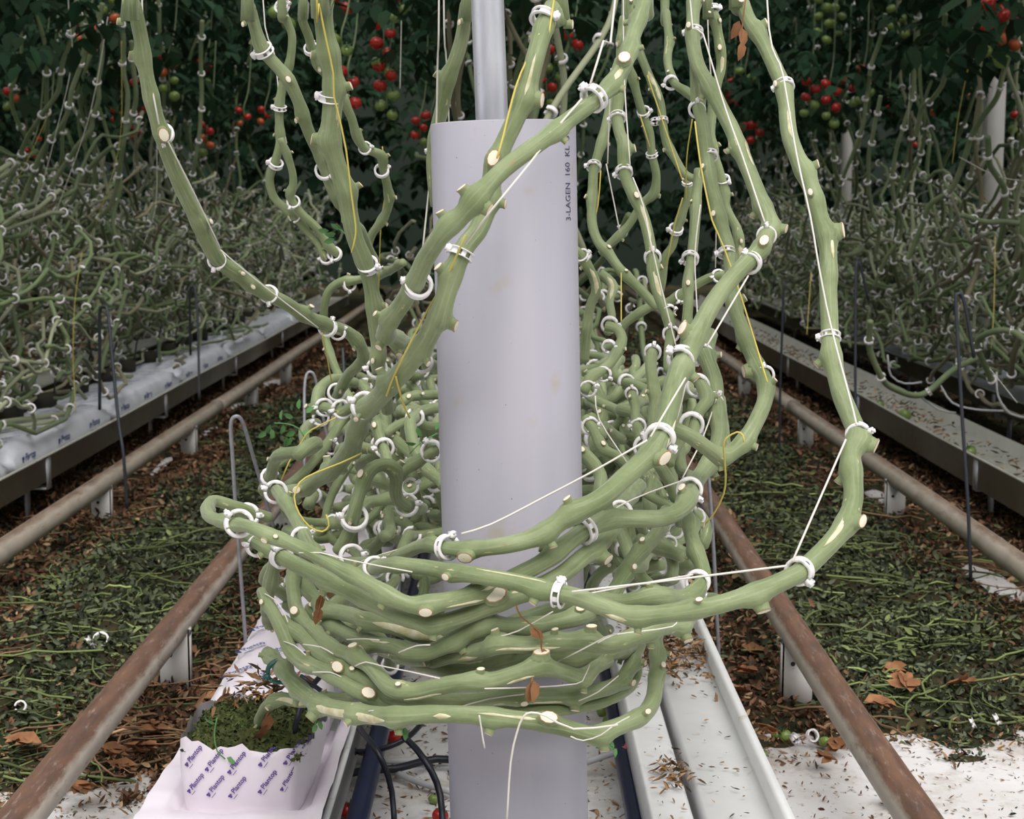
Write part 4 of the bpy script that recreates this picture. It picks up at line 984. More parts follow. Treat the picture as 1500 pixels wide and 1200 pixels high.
V('short bent one between two rings by the elbow', 18, [(1022, 556, 1.9), (1030, 570), (1034, 588), (1024, 602), (1018, 622), (1015, 648, 1.84)], [])
V('arched one close to the pipe', 15, [(888, 478, 2.15), (904, 482), (911, 497), (905, 512), (897, 528), (884, 542), (868, 553), (855, 575, 2.1)], [(905, 508, 30, .7)])
V('pale one with a ring against the pipe edge', 14, [(842, 366, 2.25), (852, 376), (862, 392), (872, 411), (873, 428), (866, 445), (860, 480), (856, 530, 2.3)], [])
V('S-shaped short one close to the pipe', 12, [(880, 400, 2.35), (890, 407), (897, 421), (893, 442), (897, 468), (890, 490, 2.3)], [])
V('diving from a ring low beside the pipe', 16, [(856, 614, 2.05), (868, 628), (876, 645), (886, 662), (902, 668), (920, 682), (934, 705, 1.98)], [(885, 657, None, .9)])
V('thick low one against the pipe', 20, [(850, 664, 1.96), (868, 680), (880, 700), (878, 725, 1.9), (884, 750, 1.95)], [(856, 668, None, 1)])
V('short ringed one in shade of the cluster', 14, [(924, 572, 2.15), (931, 594), (931, 614), (937, 640), (945, 680, 2.05)], [])
V('thin low ringed one deep in the cluster', 11, [(915, 606, 2.35), (911, 620), (908, 640), (912, 670, 2.3)], [])
V('sloping down behind the upswept vine', 18, [(965, 680, 1.92), (978, 702), (988, 724), (996, 745), (998, 770, 1.95)], [])
V('lying level behind the upswept vine', 14, [(935, 716, 1.95), (958, 730), (980, 741), (1002, 756, 1.92)], [])
V('dark one low in the cluster with two half rings', 20, [(935, 790, 1.95), (955, 800), (978, 808), (1000, 815, 1.9)], [])
V('leaf-scarred one standing under the coil rim', 18, [(955, 700, 2.0), (950, 740), (965, 780), (985, 820), (985, 850, 1.9)], [])
def peel(key, x0, y0, x1, y1, off, hw):
    v = next(q for q in VINES if key in q['phrase'])
    k0 = int(np.argmin((v['px'] - x0) ** 2 + (v['py'] - y0) ** 2)); k1 = int(np.argmin((v['px'] - x1) ** 2 + (v['py'] - y1) ** 2))
    if k0 > k1: k0, k1 = k1, k0
    P = []; m = k1 - k0 + 1
    if m < 4: return
    for i, k in enumerate(range(k0, k1 + 1)):
        t = Vector(v['T'][k]); d = (_tocam - t * _tocam.dot(t)).normalized(); e = t.cross(d).normalized()
        ref = _upv if abs(t.dot(_upv)) < .75 else _right
        if e.dot(ref) < 0: e = -e
        f = i / (m - 1); w = hw * min(1, 5 * f + .1, 5 * (1 - f) + .1) * (1 + .45 * mnoise.noise(Vector((k * .35, off, 2))))
        for j in range(5):
            a = off + w * (j / 2 - 1); lift = 1.06 if 0 < j < 4 else .99
            P.append(Vector(v['C'][k]) + (d * math.cos(a) + e * math.sin(a)) * float(v['R'][k]) * lift)
    F = [(i * 5 + j, i * 5 + j + 1, (i + 1) * 5 + j + 1, (i + 1) * 5 + j) for i in range(m - 1) for j in range(4)]
    o = link('peeled_strip', np_mesh('peeled_strip', [tuple(q) for q in P], F, MAT['peel']), v['root']); o['label'] = 'pale strip of peeled rind'
for q in (('tied by a dark green', 466, 1034, 572, 1053, -.15, .55), ('tied by a dark green', 705, 1048, 792, 1055, .45, .16), ('tied by a dark green', 641, 1047, 662, 1048, 0, .3), ('second from the bottom', 722, 1022, 840, 1018, -.7, .18), ('second from the bottom', 640, 1027, 660, 1027, -.2, .35),
          ('bending back', 556, 915, 662, 934, .1, .5), ('peeled strip along', 728, 946, 822, 941, -.35, .25), ('peeled strip along', 676, 960, 702, 954, -.5, .3), ('crossing the coil', 700, 843, 800, 864, .95, .10), ('crossing the coil', 1204, 808, 1246, 750, .5, .28), ('crossing the coil', 1154, 165, 1160, 212, .1, .28), ('crossing the coil', 890, 890, 930, 903, -.6, .25), ('crossing the coil', 1213, 350, 1213, 385, .4, .2),
          ('pale ribbed', 945, 105, 967, 152, .1, .6), ('three-ringed', 936, 302, 952, 350, .2, .35), ('three-ringed', 958, 395, 966, 440, .3, .4), ('rooted in the moss', 414, 1024, 452, 1027, .1, .5), ('broad white cut', 690, 999, 712, 997, .0, .35), ('broad white cut', 740, 993, 780, 981, -.7, .2), ('broad white cut', 600, 1013, 650, 1005, -.8, .2),
          ('long white peeled', 1054, 60, 1054, 105, .1, .45), ('long white peeled', 1077, 332, 1083, 372, .1, .5), ('ring against the pipe', 864, 394, 873, 430, 0, .5), ('S-shaped', 888, 405, 895, 440, 0, .5), ('thick pruned knee', 545, 945, 580, 949, .6, .15), ('whose near end', 650, 882, 705, 868, -.6, .16), ('whose near end', 705, 868, 725, 860, .3, .2), ('passes just under', 740, 880, 775, 866, .6, .2), ('leaning over the pipe', 782, 85, 768, 138, 0, .16), ('leaning over the pipe', 727, 232, 716, 262, .5, .4), ('running along', 912, 98, 896, 126, -.1, .35), ('upswept' if False else 'sweeping up', 946, 672, 975, 620, -.9, .2), ('sweeping up', 1084, 215, 1096, 250, .8, .2)):
    peel(*q)
# vines of the row above the printed slabs
LG = ('green tomato vine with ring clips rising above the printed slabs', 'ringed vines above the printed slabs')
RG = ('green tomato vine with ring clips rising above the empty gutters', 'ringed vines above the empty gutters')
nL = 0
for Y, w, pts in ((4.7, 7, [(112, -8), (112, 5), (120, 39), (124, 66), (117, 99), (105, 132), (99, 165), (84, 192), (63, 219), (48, 255), (33, 294), (27, 324), (20, 370)]),
                  (4.9, 7, [(150, 5), (144, 39), (150, 75), (144, 120), (144, 147), (136, 171), (132, 192), (114, 213), (102, 231), (84, 258), (69, 291), (60, 324), (45, 354), (30, 400)]),
                  (4.8, 7, [(112, 20), (100, 66), (90, 99), (84, 135), (57, 174), (39, 204), (24, 240), (9, 276), (-12, 330)]),
                  (5.3, 7, [(175, 0), (177, 24), (180, 54), (181, 105), (187, 141), (183, 192), (177, 234), (172, 267), (162, 300), (141, 324), (120, 348), (95, 380)]),
                  (6.0, 6, [(296, 30), (294, 75), (295, 144), (292, 195), (286, 234), (278, 270), (262, 310), (240, 345)]),
                  (5.5, 7, [(192, 60), (195, 99), (199, 135), (195, 165), (177, 210), (159, 219), (129, 249), (105, 294), (84, 324), (60, 380)]),
                  (6.2, 6, [(232, 0), (236, 80), (240, 150), (238, 210), (232, 265), (220, 320), (190, 380)])):
    vine('lrow%d' % nL, w, [(p[0], p[1], Y + .3 * i / len(pts)) for i, p in enumerate(pts)], autos=False, label=LG[0], group=LG[1], m='stem_far'); nL += 1
for Y, w, pts in ((5.2, 7, [(1385, 20), (1383, 47), (1387, 83), (1383, 117), (1367, 143), (1350, 160), (1342, 200)]),
                  (5.6, 6, [(1345, 0), (1340, 70), (1337, 133), (1323, 187), (1313, 220), (1307, 260), (1310, 293), (1320, 320), (1317, 350), (1297, 380), (1280, 420)]),
                  (4.8, 8, [(1490, 40), (1470, 107), (1460, 143), (1440, 170), (1423, 200), (1410, 240), (1393, 277), (1363, 300), (1350, 333), (1330, 380)]),
                  (5.6, 6, [(1290, 140), (1280, 190), (1273, 227), (1272, 267), (1277, 307), (1287, 333), (1284, 370)]),
                  (6.0, 6, [(1220, 210), (1223, 247), (1230, 270), (1227, 297), (1213, 327), (1200, 370)]),
                  (5.6, 6, [(1297, 20), (1290, 57), (1277, 93), (1270, 140), (1262, 190), (1243, 240), (1230, 270)]),
                  (4.4, 9, [(1447, 200), (1450, 240), (1462, 260), (1472, 280), (1470, 330), (1460, 370)]),
                  (4.4, 8, [(1410, 315), (1440, 325), (1470, 325), (1510, 330)]),
                  (4.0, 9, [(1505, 500), (1480, 485), (1450, 488), (1432, 500), (1440, 530), (1455, 560)]),
                  (4.2, 9, [(1275, 470), (1274, 510), (1290, 550), (1310, 570), (1350, 578), (1400, 540), (1430, 525)])):
    vine('rrow%d' % nL, w, [(p[0], p[1], Y + .3 * i / len(pts)) for i, p in enumerate(pts)], autos=False, label=RG[0], group=RG[1], m='stem_far'); nL += 1

# ------------------------------------------------------------------ ring clips
def clip_meshes():
    k = 26; span = math.radians(325)
    prof = [(.74, -.27), (1.0, -.30), (1.0, -.22), (.86, -.20), (.86, .20), (1.0, .22), (1.0, .30), (.74, .27)]
    V = []; Q = []
    n = len(prof)
    for i in range(k + 1):
        a = -span / 2 + span * i / k
        for r, z in prof: V.append((r * math.cos(a), r * math.sin(a), z))
    holes = {5, 6, 9, 10, 16, 17, 20, 21}
    for i in range(k):
        for q in range(n):
            if i in holes and q in (3, 7): continue
            Q.append((i * n + q, (i + 1) * n + q, (i + 1) * n + (q + 1) % n, i * n + (q + 1) % n))
    T = np.array([list(range(n)), [k * n + q for q in range(n)][::-1]])
    band = np_mesh('band', V, [np.array(Q), T], MAT['clip'], smooth=False)
    bb = Bag()
    bb.box(-1.16, -.74, -.20, .20, -.30, .30)
    bb.box(-1.34, -1.10, -.06, .16, -.22, .22)
    bb.tube([(-1.14, -.10, -.36), (-1.14, -.10, .36)], .11, 8)
    latch = bb.mesh('latch', MAT['clip'], False)
    return band, latch
BAND, LATCH = clip_meshes()
BAND_G = BAND.copy(); BAND_G.materials.clear(); BAND_G.materials.append(MAT['clip_green'])
LATCH_G = LATCH.copy(); LATCH_G.materials.clear(); LATCH_G.materials.append(MAT['clip_green'])
ORD = ['lowest', 'second', 'third', 'fourth', 'fifth', 'sixth', 'seventh', 'eighth', 'ninth', 'tenth', 'eleventh', 'twelfth']
CLIPS = []
def clip_at(px, py, Rpx, face, lat, dx=None, green=False):
    best = None
    for v in VINES:
        d = (v['px'] - px) ** 2 + (v['py'] - py) ** 2
        k = int(np.argmin(d)); sc = d[k] + 40 * v['C'][k][1]
        if best is None or sc < best[0]: best = (sc, v, k)
    _, v, k = best
    Y = v['C'][k][1]
    P = at(px, py, Y)
    t = Vector(v['T'][k]); cam = (CAM - P).normalized()
    if t.dot(cam) < 0: t = -t
    ax = (t * (1 - face) + cam * face).normalized()
    R = max(Rpx * Y / FPX, float(v['R'][k]) * 1.18)
    upv = Vector((0, _s, _c)); a = math.radians(lat)
    ld = Vector((1, 0, 0)) * math.cos(a) + upv * math.sin(a)   # where the latch points in view
    x = -(ld - ax * ld.dot(ax)).normalized(); y = ax.cross(x)
    M = Matrix((x, y, ax)).transposed().to_4x4()
    M.translation = P
    v['clips'].append((k, M, R, green))
for c in ((350, 767, 22, .55, 140), (362, 755, 19, .8, 0), (376, 800, 17, .7, 170), (412, 816, 18, .45, 130), (442, 788, 17, .85, 30), (404, 721, 18, .75, 160), (519, 759, 21, .65, 175),
          (515, 815, 19, .6, 10), (548, 831, 17, .6, 40), (569, 884, 16, .15, 250), (655, 802, 20, .15, 60), (856, 777, 22, .25, 150), (819, 871, 21, .05, 70), (908, 752, 20, .75, 250), (1010, 718, 20, .7, -40),
          (1022, 853, 19, .7, -60), (1171, 837, 22, .45, -40), (1257, 637, 19, .75, 20), (1216, 494, 16, .0, 190), (1149, 126, 14, .12, 200), (966, 643, 24, .55, -35), (945, 655, 18, .8, 100), (998, 526, 21, .55, 140),
          (1099, 385, 17, .5, 110), (1123, 345, 15, .85, 90), (1121, 549, 14, .8, 100), (1017, 48, 12, .1, 180), (1021, 160, 13, .7, 90), (870, 144, 21, .0, 130), (796, 27, 20, .1, 40), (676, 372, 19, .05, 160),
          (613, 418, 21, .5, 165), (534, 594, 21, .55, 160), (619, 531, 16, .2, 70), (484, 143, 16, .0, 160), (539, 389, 16, .45, -20), (552, 540, 16, .55, 180), (386, 74, 15, .25, 200), (475, 250, 14, .7, -40), (240, 196, 15, .65, 270), (318, 382, 14, .7, 250),
          (394, 431, 14, .75, 270), (480, 480, 14, .5, 60), (495, 487, 12, .7, 30), (493, 575, 14, .8, 60), (633, 661, 17, .75, 120), (596, 740, 18, .75, 10), (600, 713, 14, .8, 30), (563, 656, 15, .75, 180), (500, 600, 15, .7, 190), (475, 597, 14, .75, 180), (470, 612, 13, .7, 200), (485, 655, 12, .8, 60),
          (413, 10, 11, .1, 20), (410, 158, 10, .1, 180), (404, 240, 11, .35, 190), (430, 296, 10, .7, 240), (432, 318, 9, .7, 240), (490, 372, 11, .7, 250), (478, 378, 10, .7, 190), (456, 72, 11, .35, 80), (535, 217, 10, .7, 10), (559, 250, 11, .6, 30), (512, 417, 10, .7, 270), (440, 788, 14, .8, 60),
          (638, 222, 12, .5, 180), (983, 121, 11, .4, 200), (970, 177, 9, .3, 190), (943, 164, 10, .5, 0), (955, 226, 9, .3, 20), (1042, 14, 12, .3, 20), (1040, 228, 12, .3, 210), (1060, 264, 10, .5, -40), (1064, 370, 13, .1, 190),
          (905, 172, 12, .4, 210), (914, 252, 13, .45, 210), (956, 377, 13, .65, 90), (983, 489, 13, .75, 95), (870, 244, 11, .45, 180), (1011, 379, 13, .5, 210), (1007, 266, 9, .4, 170), (990, 336, 11, .4, 190), (1052, 404, 10, .75, 190), (997, 434, 10, .6, 240), (980, 455, 9, .6, 20),
          (956, 516, 13, .65, 80), (1030, 519, 15, .5, 240), (1013, 496, 14, .6, 230), (1022, 565, 18, .75, -30), (1046, 588, 13, .6, 60), (1013, 622, 19, .75, 195), (893, 476, 13, .7, 0), (884, 548, 12, .8, -30), (892, 508, 11, .6, 10), (853, 375, 11, .45, 20), (862, 569, 13, .75, 20), (864, 624, 14, .7, 10), (925, 576, 10, .5, 90), (915, 607, 11, .7, -60), (935, 624, 12, .75, 180), (905, 639, 11, .6, 170), (980, 796, 12, .85, 200), (990, 778, 12, .85, 200), (1020, 757, 14, .8, 100), (960, 178, 8, .3, 180)):
    clip_at(*c)
clip_at(408, 984, 19, .35, 200, green=True)
# regular clips on the two traced outer rows
for v in VINES:
    if v['phrase'].startswith(('lrow', 'rrow')):
        L_ = np.concatenate([[0], np.cumsum(np.linalg.norm(np.diff(v['C'], axis=0), axis=1))])
        s = .06
        while s < L_[-1]:
            k = int(np.searchsorted(L_, s)); k = min(k, len(v['C']) - 1)
            t = Vector(v['T'][k]); P = Vector(v['C'][k])
            if t.z < 0: t = -t
            ax = (t + (CAM - P).normalized() * random.uniform(.2, 1.2)).normalized()
            ld = Vector((random.choice((-1, 1)), 0, random.uniform(-1, .5))); x = -(ld - ax * ld.dot(ax)).normalized()
            M = Matrix((x, ax.cross(x), ax)).transposed().to_4x4(); M.translation = P + Vector((random.uniform(-.004, .004), 0, 0))
            v['clips'].append((k, M, .0135, False)); s += random.uniform(.10, .2)
n_clip = 0
for v in VINES:
    row = v['phrase'].startswith(('lrow', 'rrow'))
    cl = sorted(v['clips'], key=lambda q: q[1].translation.z)
    for i, (k, M, R, gr) in enumerate(cl):
        if gr: lb, gp = 'dark green plastic clip holding the lowest vine of the coil', None
        elif row: lb, gp = 'white ring clip on ' + ('a vine above the printed slabs' if v['phrase'][0] == 'l' else 'a vine above the empty gutters'), 'ring clips ' + ('above the printed slabs' if v['phrase'][0] == 'l' else 'above the empty gutters')
        elif len(cl) == 1: lb, gp = 'white ring clip on the vine ' + v['phrase'], 'ring clips on the middle row vines'
        else: lb, gp = ORD[min(i, 11)] + (' white ring clip counted upward on vine ' if i else ' white ring clip on vine ') + v['phrase'], 'ring clips on the middle row vines'
        lb = ' '.join(lb.split()[:16])
        if R * FPX / M.translation.y > 9.5:
            o = empty('vine_clip', (0, 0, 0), lb, 'clip', gp)
            o.matrix_world = M @ Matrix.Scale(R, 4)
            for nm, me in (('band', BAND_G if gr else BAND), ('latch', LATCH_G if gr else LATCH)):
                p = bpy.data.objects.new(nm, me); COL.objects.link(p); p.parent = o
        else:
            o = bpy.data.objects.new('vine_clip', BAND); COL.objects.link(o); o.matrix_world = M @ Matrix.Scale(R, 4); tag(o, lb, 'clip', gp)
        n_clip += 1

# ------------------------------------------------------------------ tangle of lying stems and far risers
def wiggle(x0, y0, z0, ln, amp, step=.03, rise=0.0, lean=(0, 1, 0), freq=1.0):
    n = max(6, int(ln / step)); t = np.linspace(0, 1, n)
    d = np.array(lean, float); d /= np.linalg.norm(d)
    C = np.array([x0, y0, z0]) + d * (t * ln)[:, None]
    for j in range(3):
        for f, a in ((1.3, 1.0), (2.9, .55), (5.7, .28)):
            C[:, j] += amp * a * (.5 if j == 1 else 1) * np.sin(f * freq * t * ln * 3.2 + random.uniform(0, 6.28))
    return C
def stem_col(k=1.0):
    q = random.random()
    base = np.array([.125, .17, .075]) if q < .55 else (np.array([.25, .27, .17]) if q < .85 else np.array([.17, .155, .09]))
    return base * random.uniform(.65, 1.35) * k
clip_pts = {'mid': [], 'left': [], 'right': [], 'far': []}
def maybe_clips(C, key, every):
    L_ = np.concatenate([[0], np.cumsum(np.linalg.norm(np.diff(C, axis=0), axis=1))])
    s = random.uniform(.02, every)
    while s < L_[-1]:
        k = min(int(np.searchsorted(L_, s)), len(C) - 2)
        clip_pts[key].append((C[k], C[k + 1] - C[k])); s += every * random.uniform(.7, 1.4)
# individual stems near the coil
MG = ('pale green vine stem tangled in middle row behind the coil', 'tangled stems behind the coil')
for i in range(124):
    if i % 2:
        x0 = random.uniform(-.33, -.10); zc = random.uniform(.24, .52)
    else:
        x0 = random.uniform(.09, .25); zc = random.uniform(.30, .58)
    y0 = 1.98 + random.random() ** 1.4 * 1.7
    ln = random.uniform(.3, .7)
    C = wiggle(x0, y0, zc, ln, .036, step=.014, lean=(random.uniform(-.25, .25), 1, random.uniform(-.5, .4)), freq=2.0)
    C[:, 0] = np.clip(C[:, 0], -.36 - .02 * math.sin(i), .29 + .02 * math.sin(i))
    C[:, 2] = np.minimum(C[:, 2], .60 + .04 * math.sin(i * 1.7))
    C[:, 2] = np.maximum(C[:, 2], .16); C[:, 1] = np.maximum(C[:, 1], 1.93)
    r = random.uniform(.0070, .0100)
    L_ = np.concatenate([[0], np.cumsum(np.linalg.norm(np.diff(C, axis=0), axis=1))])
    RR = r * (1 + .16 * np.maximum(0, np.sin(L_ * 75 + i)) ** 6)
    Vv, Q, T, uv = tube(C, RR, 9, ridge=.04)
    where = 'over the gutter of the printed bag' if i % 2 else 'over the empty double gutter'
    lev = 'low' if zc < .36 else ('halfway up' if zc < .46 else 'high')
    root = empty('tomato_vine', C[0], 'pale looping vine stem %s in the tangle %s' % (lev, where), 'vine', 'tangled stems ' + where)
    link('stem', np_mesh('stem', Vv, [Q, T], MAT['stem'], uv=uv + np.array([random.random() * 9, random.random() * 9])), root)
    Tn = frames(C)[0]
    for q in range(random.randint(2, 4)):
        k = random.randint(2, len(C) - 3); t = Vector(Tn[k])
        d = Vector((random.uniform(-1, 1), random.uniform(-1, .1), random.uniform(-.3, 1))); d = (d - t * d.dot(t)).normalized()
        x = (t - d * t.dot(d)).normalized()
        M = Matrix((x, d.cross(x), d)).transposed().to_4x4(); M.translation = Vector(C[k]) + d * r * .8
        o = bpy.data.objects.new('leaf_scar', SCAR); COL.objects.link(o); o.parent = root
        o.matrix_parent_inverse = Matrix.Translation(-root.location); o.matrix_basis = M @ Matrix.Diagonal((r * .5, r * .45, r * .45, 1))
    maybe_clips(C, 'mid', .45)
# bulk tangles
def tangle(xa, xb, ya, yb, za, zb, n, lab, key, ln=(.6, 1.5), amp=.06, k=6, every=.35, rr=(.005, .0078)):
    bb = Bag()
    for i in range(n):
        y0 = ya + (yb - ya) * random.random() ** 1.25
        C = wiggle(random.uniform(xa, xb), y0, random.uniform(za, zb), random.uniform(*ln), amp, step=.028 + .004 * y0, lean=(random.uniform(-.3, .3), random.choice((1, 1, -1)), random.uniform(-.25, .35)), freq=1.35)
        C[:, 2] = np.maximum(C[:, 2], .27)
        C[:, 1] = np.maximum(C[:, 1], ya)
        C[:, 0] = np.clip(C[:, 0], xa - .10, xb + .10)
        bb.tube(C, random.uniform(*rr), k, col=stem_col(1.25))
        maybe_clips(C, key, every)
    tag(link('lying_stems', bb.mesh('lying_stems', MAT['stem_col'])), lab, 'vine stems', kind='stuff')
tangle(-.30, .24, 3.1, 11, .24, .62, 150, 'dense tangle of lying green stems far along the middle row', 'mid')
tangle(-1.98, -1.36, 2.9, 11.5, .30, .80, 560, 'dense tangle of lying green stems over the printed slabs', 'left')
tangle(1.55, 2.0, 2.9, 11.5, .28, .78, 520, 'dense tangle of lying green stems behind the empty gutter', 'right')
tangle(-3.6, -2.8, 5, 12, .3, .95, 220, 'distant tangle of stems in the row beyond the printed slabs', 'far', amp=.08, k=4)
tangle(2.8, 3.6, 5, 12, .3, .95, 220, 'distant tangle of stems in the row beyond the empty gutters', 'far', amp=.08, k=4)
# risers: each its own vine
def riser(xc, y0, lab, grp, key, sd):
    x0 = xc + max(-.2, min(.2, random.gauss(0, .14))); z0 = random.uniform(.35, .7)
    h = random.uniform(.9, 1.5); run = random.uniform(.1, .8) * random.choice((1, 1, -1))
    n = 46; t = np.linspace(0, 1, n)
    C = np.stack([x0 + (xc + random.gauss(0, .16) - x0) * t, y0 + run * (1 - t) ** 2, z0 + h * t ** 1.15], -1)
    for f, a in ((2, .028), (4.3, .018), (8.5, .009)):
        C[:, 0] += a * np.sin(f * t * 3.1 + random.uniform(0, 6)); C[:, 1] += a * np.sin(f * t * 3.1 + random.uniform(0, 6))
    bb = Bag(); bb.tube(C, np.linspace(.0088, .0058, n), 7, col=stem_col(1.0))
    o = link('tomato_vine', bb.mesh('tomato_vine', MAT['stem_col'])); tag(o, lab, 'vine', grp)
    maybe_clips(C, key, .17)
for i in range(44): riser(-1.62, 3.6 + random.random() ** 1.2 * 6.5, LG[0], LG[1], 'left', 1)
for i in range(44): riser(1.62, 3.6 + random.random() ** 1.2 * 6.5, RG[0], RG[1], 'right', 1)
for i in range(34): riser(.0, 3.2 + random.random() ** 1.2 * 6.5, 'green tomato vine rising in the middle row far behind the pipe', 'risers far behind the pipe', 'mid', 1)
for i in range(24): riser(-3.2, 6 + random.random() * 5.5, 'thin vine rising in the shaded row beyond printed slabs', 'risers beyond the printed slabs', 'far', 1)
for i in range(24): riser(3.2, 6 + random.random() * 5.5, 'thin vine rising in the shaded row beyond empty gutters', 'risers beyond the empty gutters', 'far', 1)
# clips on them: the nearest as objects, the rest as one mesh per row
SV, SQ = [], []
for i in range(11):
    a = -2.5 + 5.0 * i / 10
    for r, z in ((.74, -.3), (1.05, -.3), (1.05, .3), (.74, .3)): SV.append((r * math.cos(a), r * math.sin(a), z))
for i in range(10):
    for q in range(4): SQ.append((i * 4 + q, i * 4 + 4 + q, i * 4 + 4 + (q + 1) % 4, i * 4 + (q + 1) % 4))
SV = np.array(SV); SQ = np.array(SQ)
bbx = Bag(); bbx.add(SV, SQ, [(0, 1, 2), (0, 2, 3), (40, 42, 41), (40, 43, 42)])
SMALL = bbx.mesh('vine_clip', MAT['clip'], False)
def small_M(P, t):
    P = Vector(P); t = Vector(t).normalized(); cam = (CAM - P).normalized()
    if t.dot(cam) < 0: t = -t
    ax = (t + cam * random.uniform(0, 1.3)).normalized()
    ld = Vector((random.uniform(-1, 1), 0, random.uniform(-1, 1))); x = (ld - ax * ld.dot(ax)).normalized()
    M = Matrix((x, ax.cross(x), ax)).transposed().to_4x4(); M.translation = P
    return M
labs = {'mid': ('white ring clip on a tangled stem of the middle row', 'ring clips on the middle row tangle'), 'left': ('white ring clip on a vine above the printed slabs', 'ring clips above the printed slabs'),
        'right': ('white ring clip on a vine above the empty gutters', 'ring clips above the empty gutters'), 'far': ('white ring clip in the shaded rows beyond', 'ring clips in the far rows')}
allc = [(P[1], key, P, t) for key in clip_pts for P, t in clip_pts[key] if abs(P[0]) < .34 * P[1]]
allc.sort(key=lambda q: q[0])
rest = {}
room = 292 - n_clip
for i, (Y, key, P, t) in enumerate(allc):
    M = small_M(P, t)
    if i < room:
        o = bpy.data.objects.new('vine_clip', SMALL); COL.objects.link(o); o.matrix_world = M @ Matrix.Scale(.0135, 4); tag(o, labs[key][0], 'clip', labs[key][1])
    else:
        W = np.array(M)[:3, :3]
        rest.setdefault(key, Bag()).add(SV @ W.T * .014 + np.array(M)[:3, 3], SQ)
for key, bb in rest.items():
    tag(link('distant_clips', bb.mesh('distant_clips', MAT['clip'], False)), 'many distant ' + labs[key][0].replace('clip', 'clips', 1), 'clips', kind='stuff')

# ------------------------------------------------------------------ twine
def twine(pts, m, label, r=.0011, group=None, name='trellis_twine'):
    e = expand(pts); P = [tuple(at(*p)) for p in e]
    P, R = to_roof(P, [r] * len(P), e)
    C, RR = catmull(P, R, .02)
    bb = Bag(); bb.tube(C, RR, 6)
    o = link(name, bb.mesh(name, MAT[m])); return tag(o, label, 'twine', group)
W_, Y_ = 'string_white', 'string_yellow'
twine([(902, -10, 1.60), (884, 60), (865, 122, 1.545)], W_, 'white twine rising from the clip on the vine along the pipe rim')
twine([(852, 145, 1.55), (815, 188), (777, 238), (720, 308, 1.47), (682, 358, 1.53)], W_, 'white twine slanting across the pipe front under the rim vine')
twine([(464, -10, 1.71), (467, 6), (479, 64), (488, 107), (489, 140, 1.745), (494, 160), (507, 220), (514, 280), (521, 330), (520, 350), (515, 370, 1.79)], Y_, 'yellow twine running down the vine with the wide pink-white clip')
twine([(813, -10, 1.63), (790, 50), (763, 107), (750, 147), (737, 200), (728, 232, 1.57)], Y_, 'yellow twine along the vine leaning over the pipe rim')
twine([(682, 345, 1.54), (660, 394), (636, 438), (620, 466), (592, 520, 1.59), (576, 554), (566, 580, 1.66)], Y_, 'yellow twine lying on the thick stem beside the pipe')
twine([(208, -10, 1.82), (214, 80), (233, 182, 1.84)], W_, 'white twine hanging beside the longest slanting vine')
twine([(245, 205, 1.86), (283, 280), (323, 364, 1.98)], W_, 'white twine between first two rings of the longest slanting vine', r=.0009)
twine([(323, 366, 1.98), (360, 398), (408, 436), (466, 480, 2.1)], W_, 'white twine below the longest slanting vine toward its knee', r=.0009)
twine([(472, 488, 2.1), (480, 528), (486, 562, 2.2)], 'string_yellow', 'brownish twine dropping from the knee ring to hairpin stake', r=.0009)
twine([(1123, -10, 1.9), (1147, 110), (1167, 227), (1187, 317, 1.76), (1200, 393), (1217, 477, 1.72), (1250, 602), (1254, 622, 1.63)], W_, 'white twine hanging straight beside the vine past rusty rail')
twine([(1239, 644, 1.63), (1161, 822, 1.52)], W_, 'white twine stretched like a bowstring inside the bent vine')
twine([(1152, 829, 1.52), (1000, 848), (838, 867, 1.505)], W_, 'white twine stretched level from bowed vine to the coil')
twine([(1015, 842, 1.64), (940, 855), (850, 872, 1.58)], W_, 'second fainter white twine below the level one', r=.0008)
twine([(948, 645, 1.62), (870, 690), (800, 727, 1.6), (720, 768), (676, 782, 1.575)], W_, 'white twine slanting over pipe between the two big clips')
twine([(1010, -10, 2.05), (1030, 50), (1063, 160, 1.94), (1087, 227), (1120, 325, 1.82)], W_, 'white twine hanging beside the upswept vine to its top ring')
twine([(1096, 404, 1.79), (1036, 506, 1.73)], W_, 'white twine between the double ring and the pink ring')
twine([(1004, 554, 1.69), (980, 594), (953, 640, 1.62)], W_, 'white twine ending at the big ring by the pipe')
twine([(1018, 178, 1.98), (1026, 240), (1040, 310), (1046, 330), (1060, 362, 1.92), (1084, 430), (1110, 514), (1124, 560, 1.79)], Y_, 'yellow twine along the stout bowed vine')
twine([(1090, 648, 1.72), (1088, 638), (1080, 633), (1064, 642), (1060, 656, 1.73), (1063, 696), (1060, 724), (1046, 752), (1030, 772, 1.8)], Y_, 'yellow twine knotted on the low elbow and hanging')
twine([(530, 664, 1.80), (500, 678), (460, 694), (440, 706), (431, 728), (438, 752, 1.76), (454, 772), (472, 779), (482, 770), (478, 754, 1.76)], Y_, 'yellow twine curled in a loop beside the hairpin stake')
twine([(492, 612, 2.2), (456, 630), (444, 644), (424, 676), (412, 704, 2.2)], Y_, 'yellow twine drooping over the rusty rail')
twine([(580, 552, 1.62), (590, 590), (600, 612, 1.7)], Y_, 'short yellow twine tail under the thick stem')
twine([(905, 1062, 1.53), (840, 1068), (800, 1049, 1.515), (778, 1044), (766, 1051), (757, 1074), (748, 1117), (742, 1210, 1.53)], W_, 'white twine hanging loose from the lowest coil stem')
twine([(702, 1048, 1.515), (704, 1060), (707, 1080), (710, 1096, 1.52)], W_, 'thin curled rind strip hanging under the lowest coil stem', r=.0008)
wr = 'white twine wound round the stems of the coil'
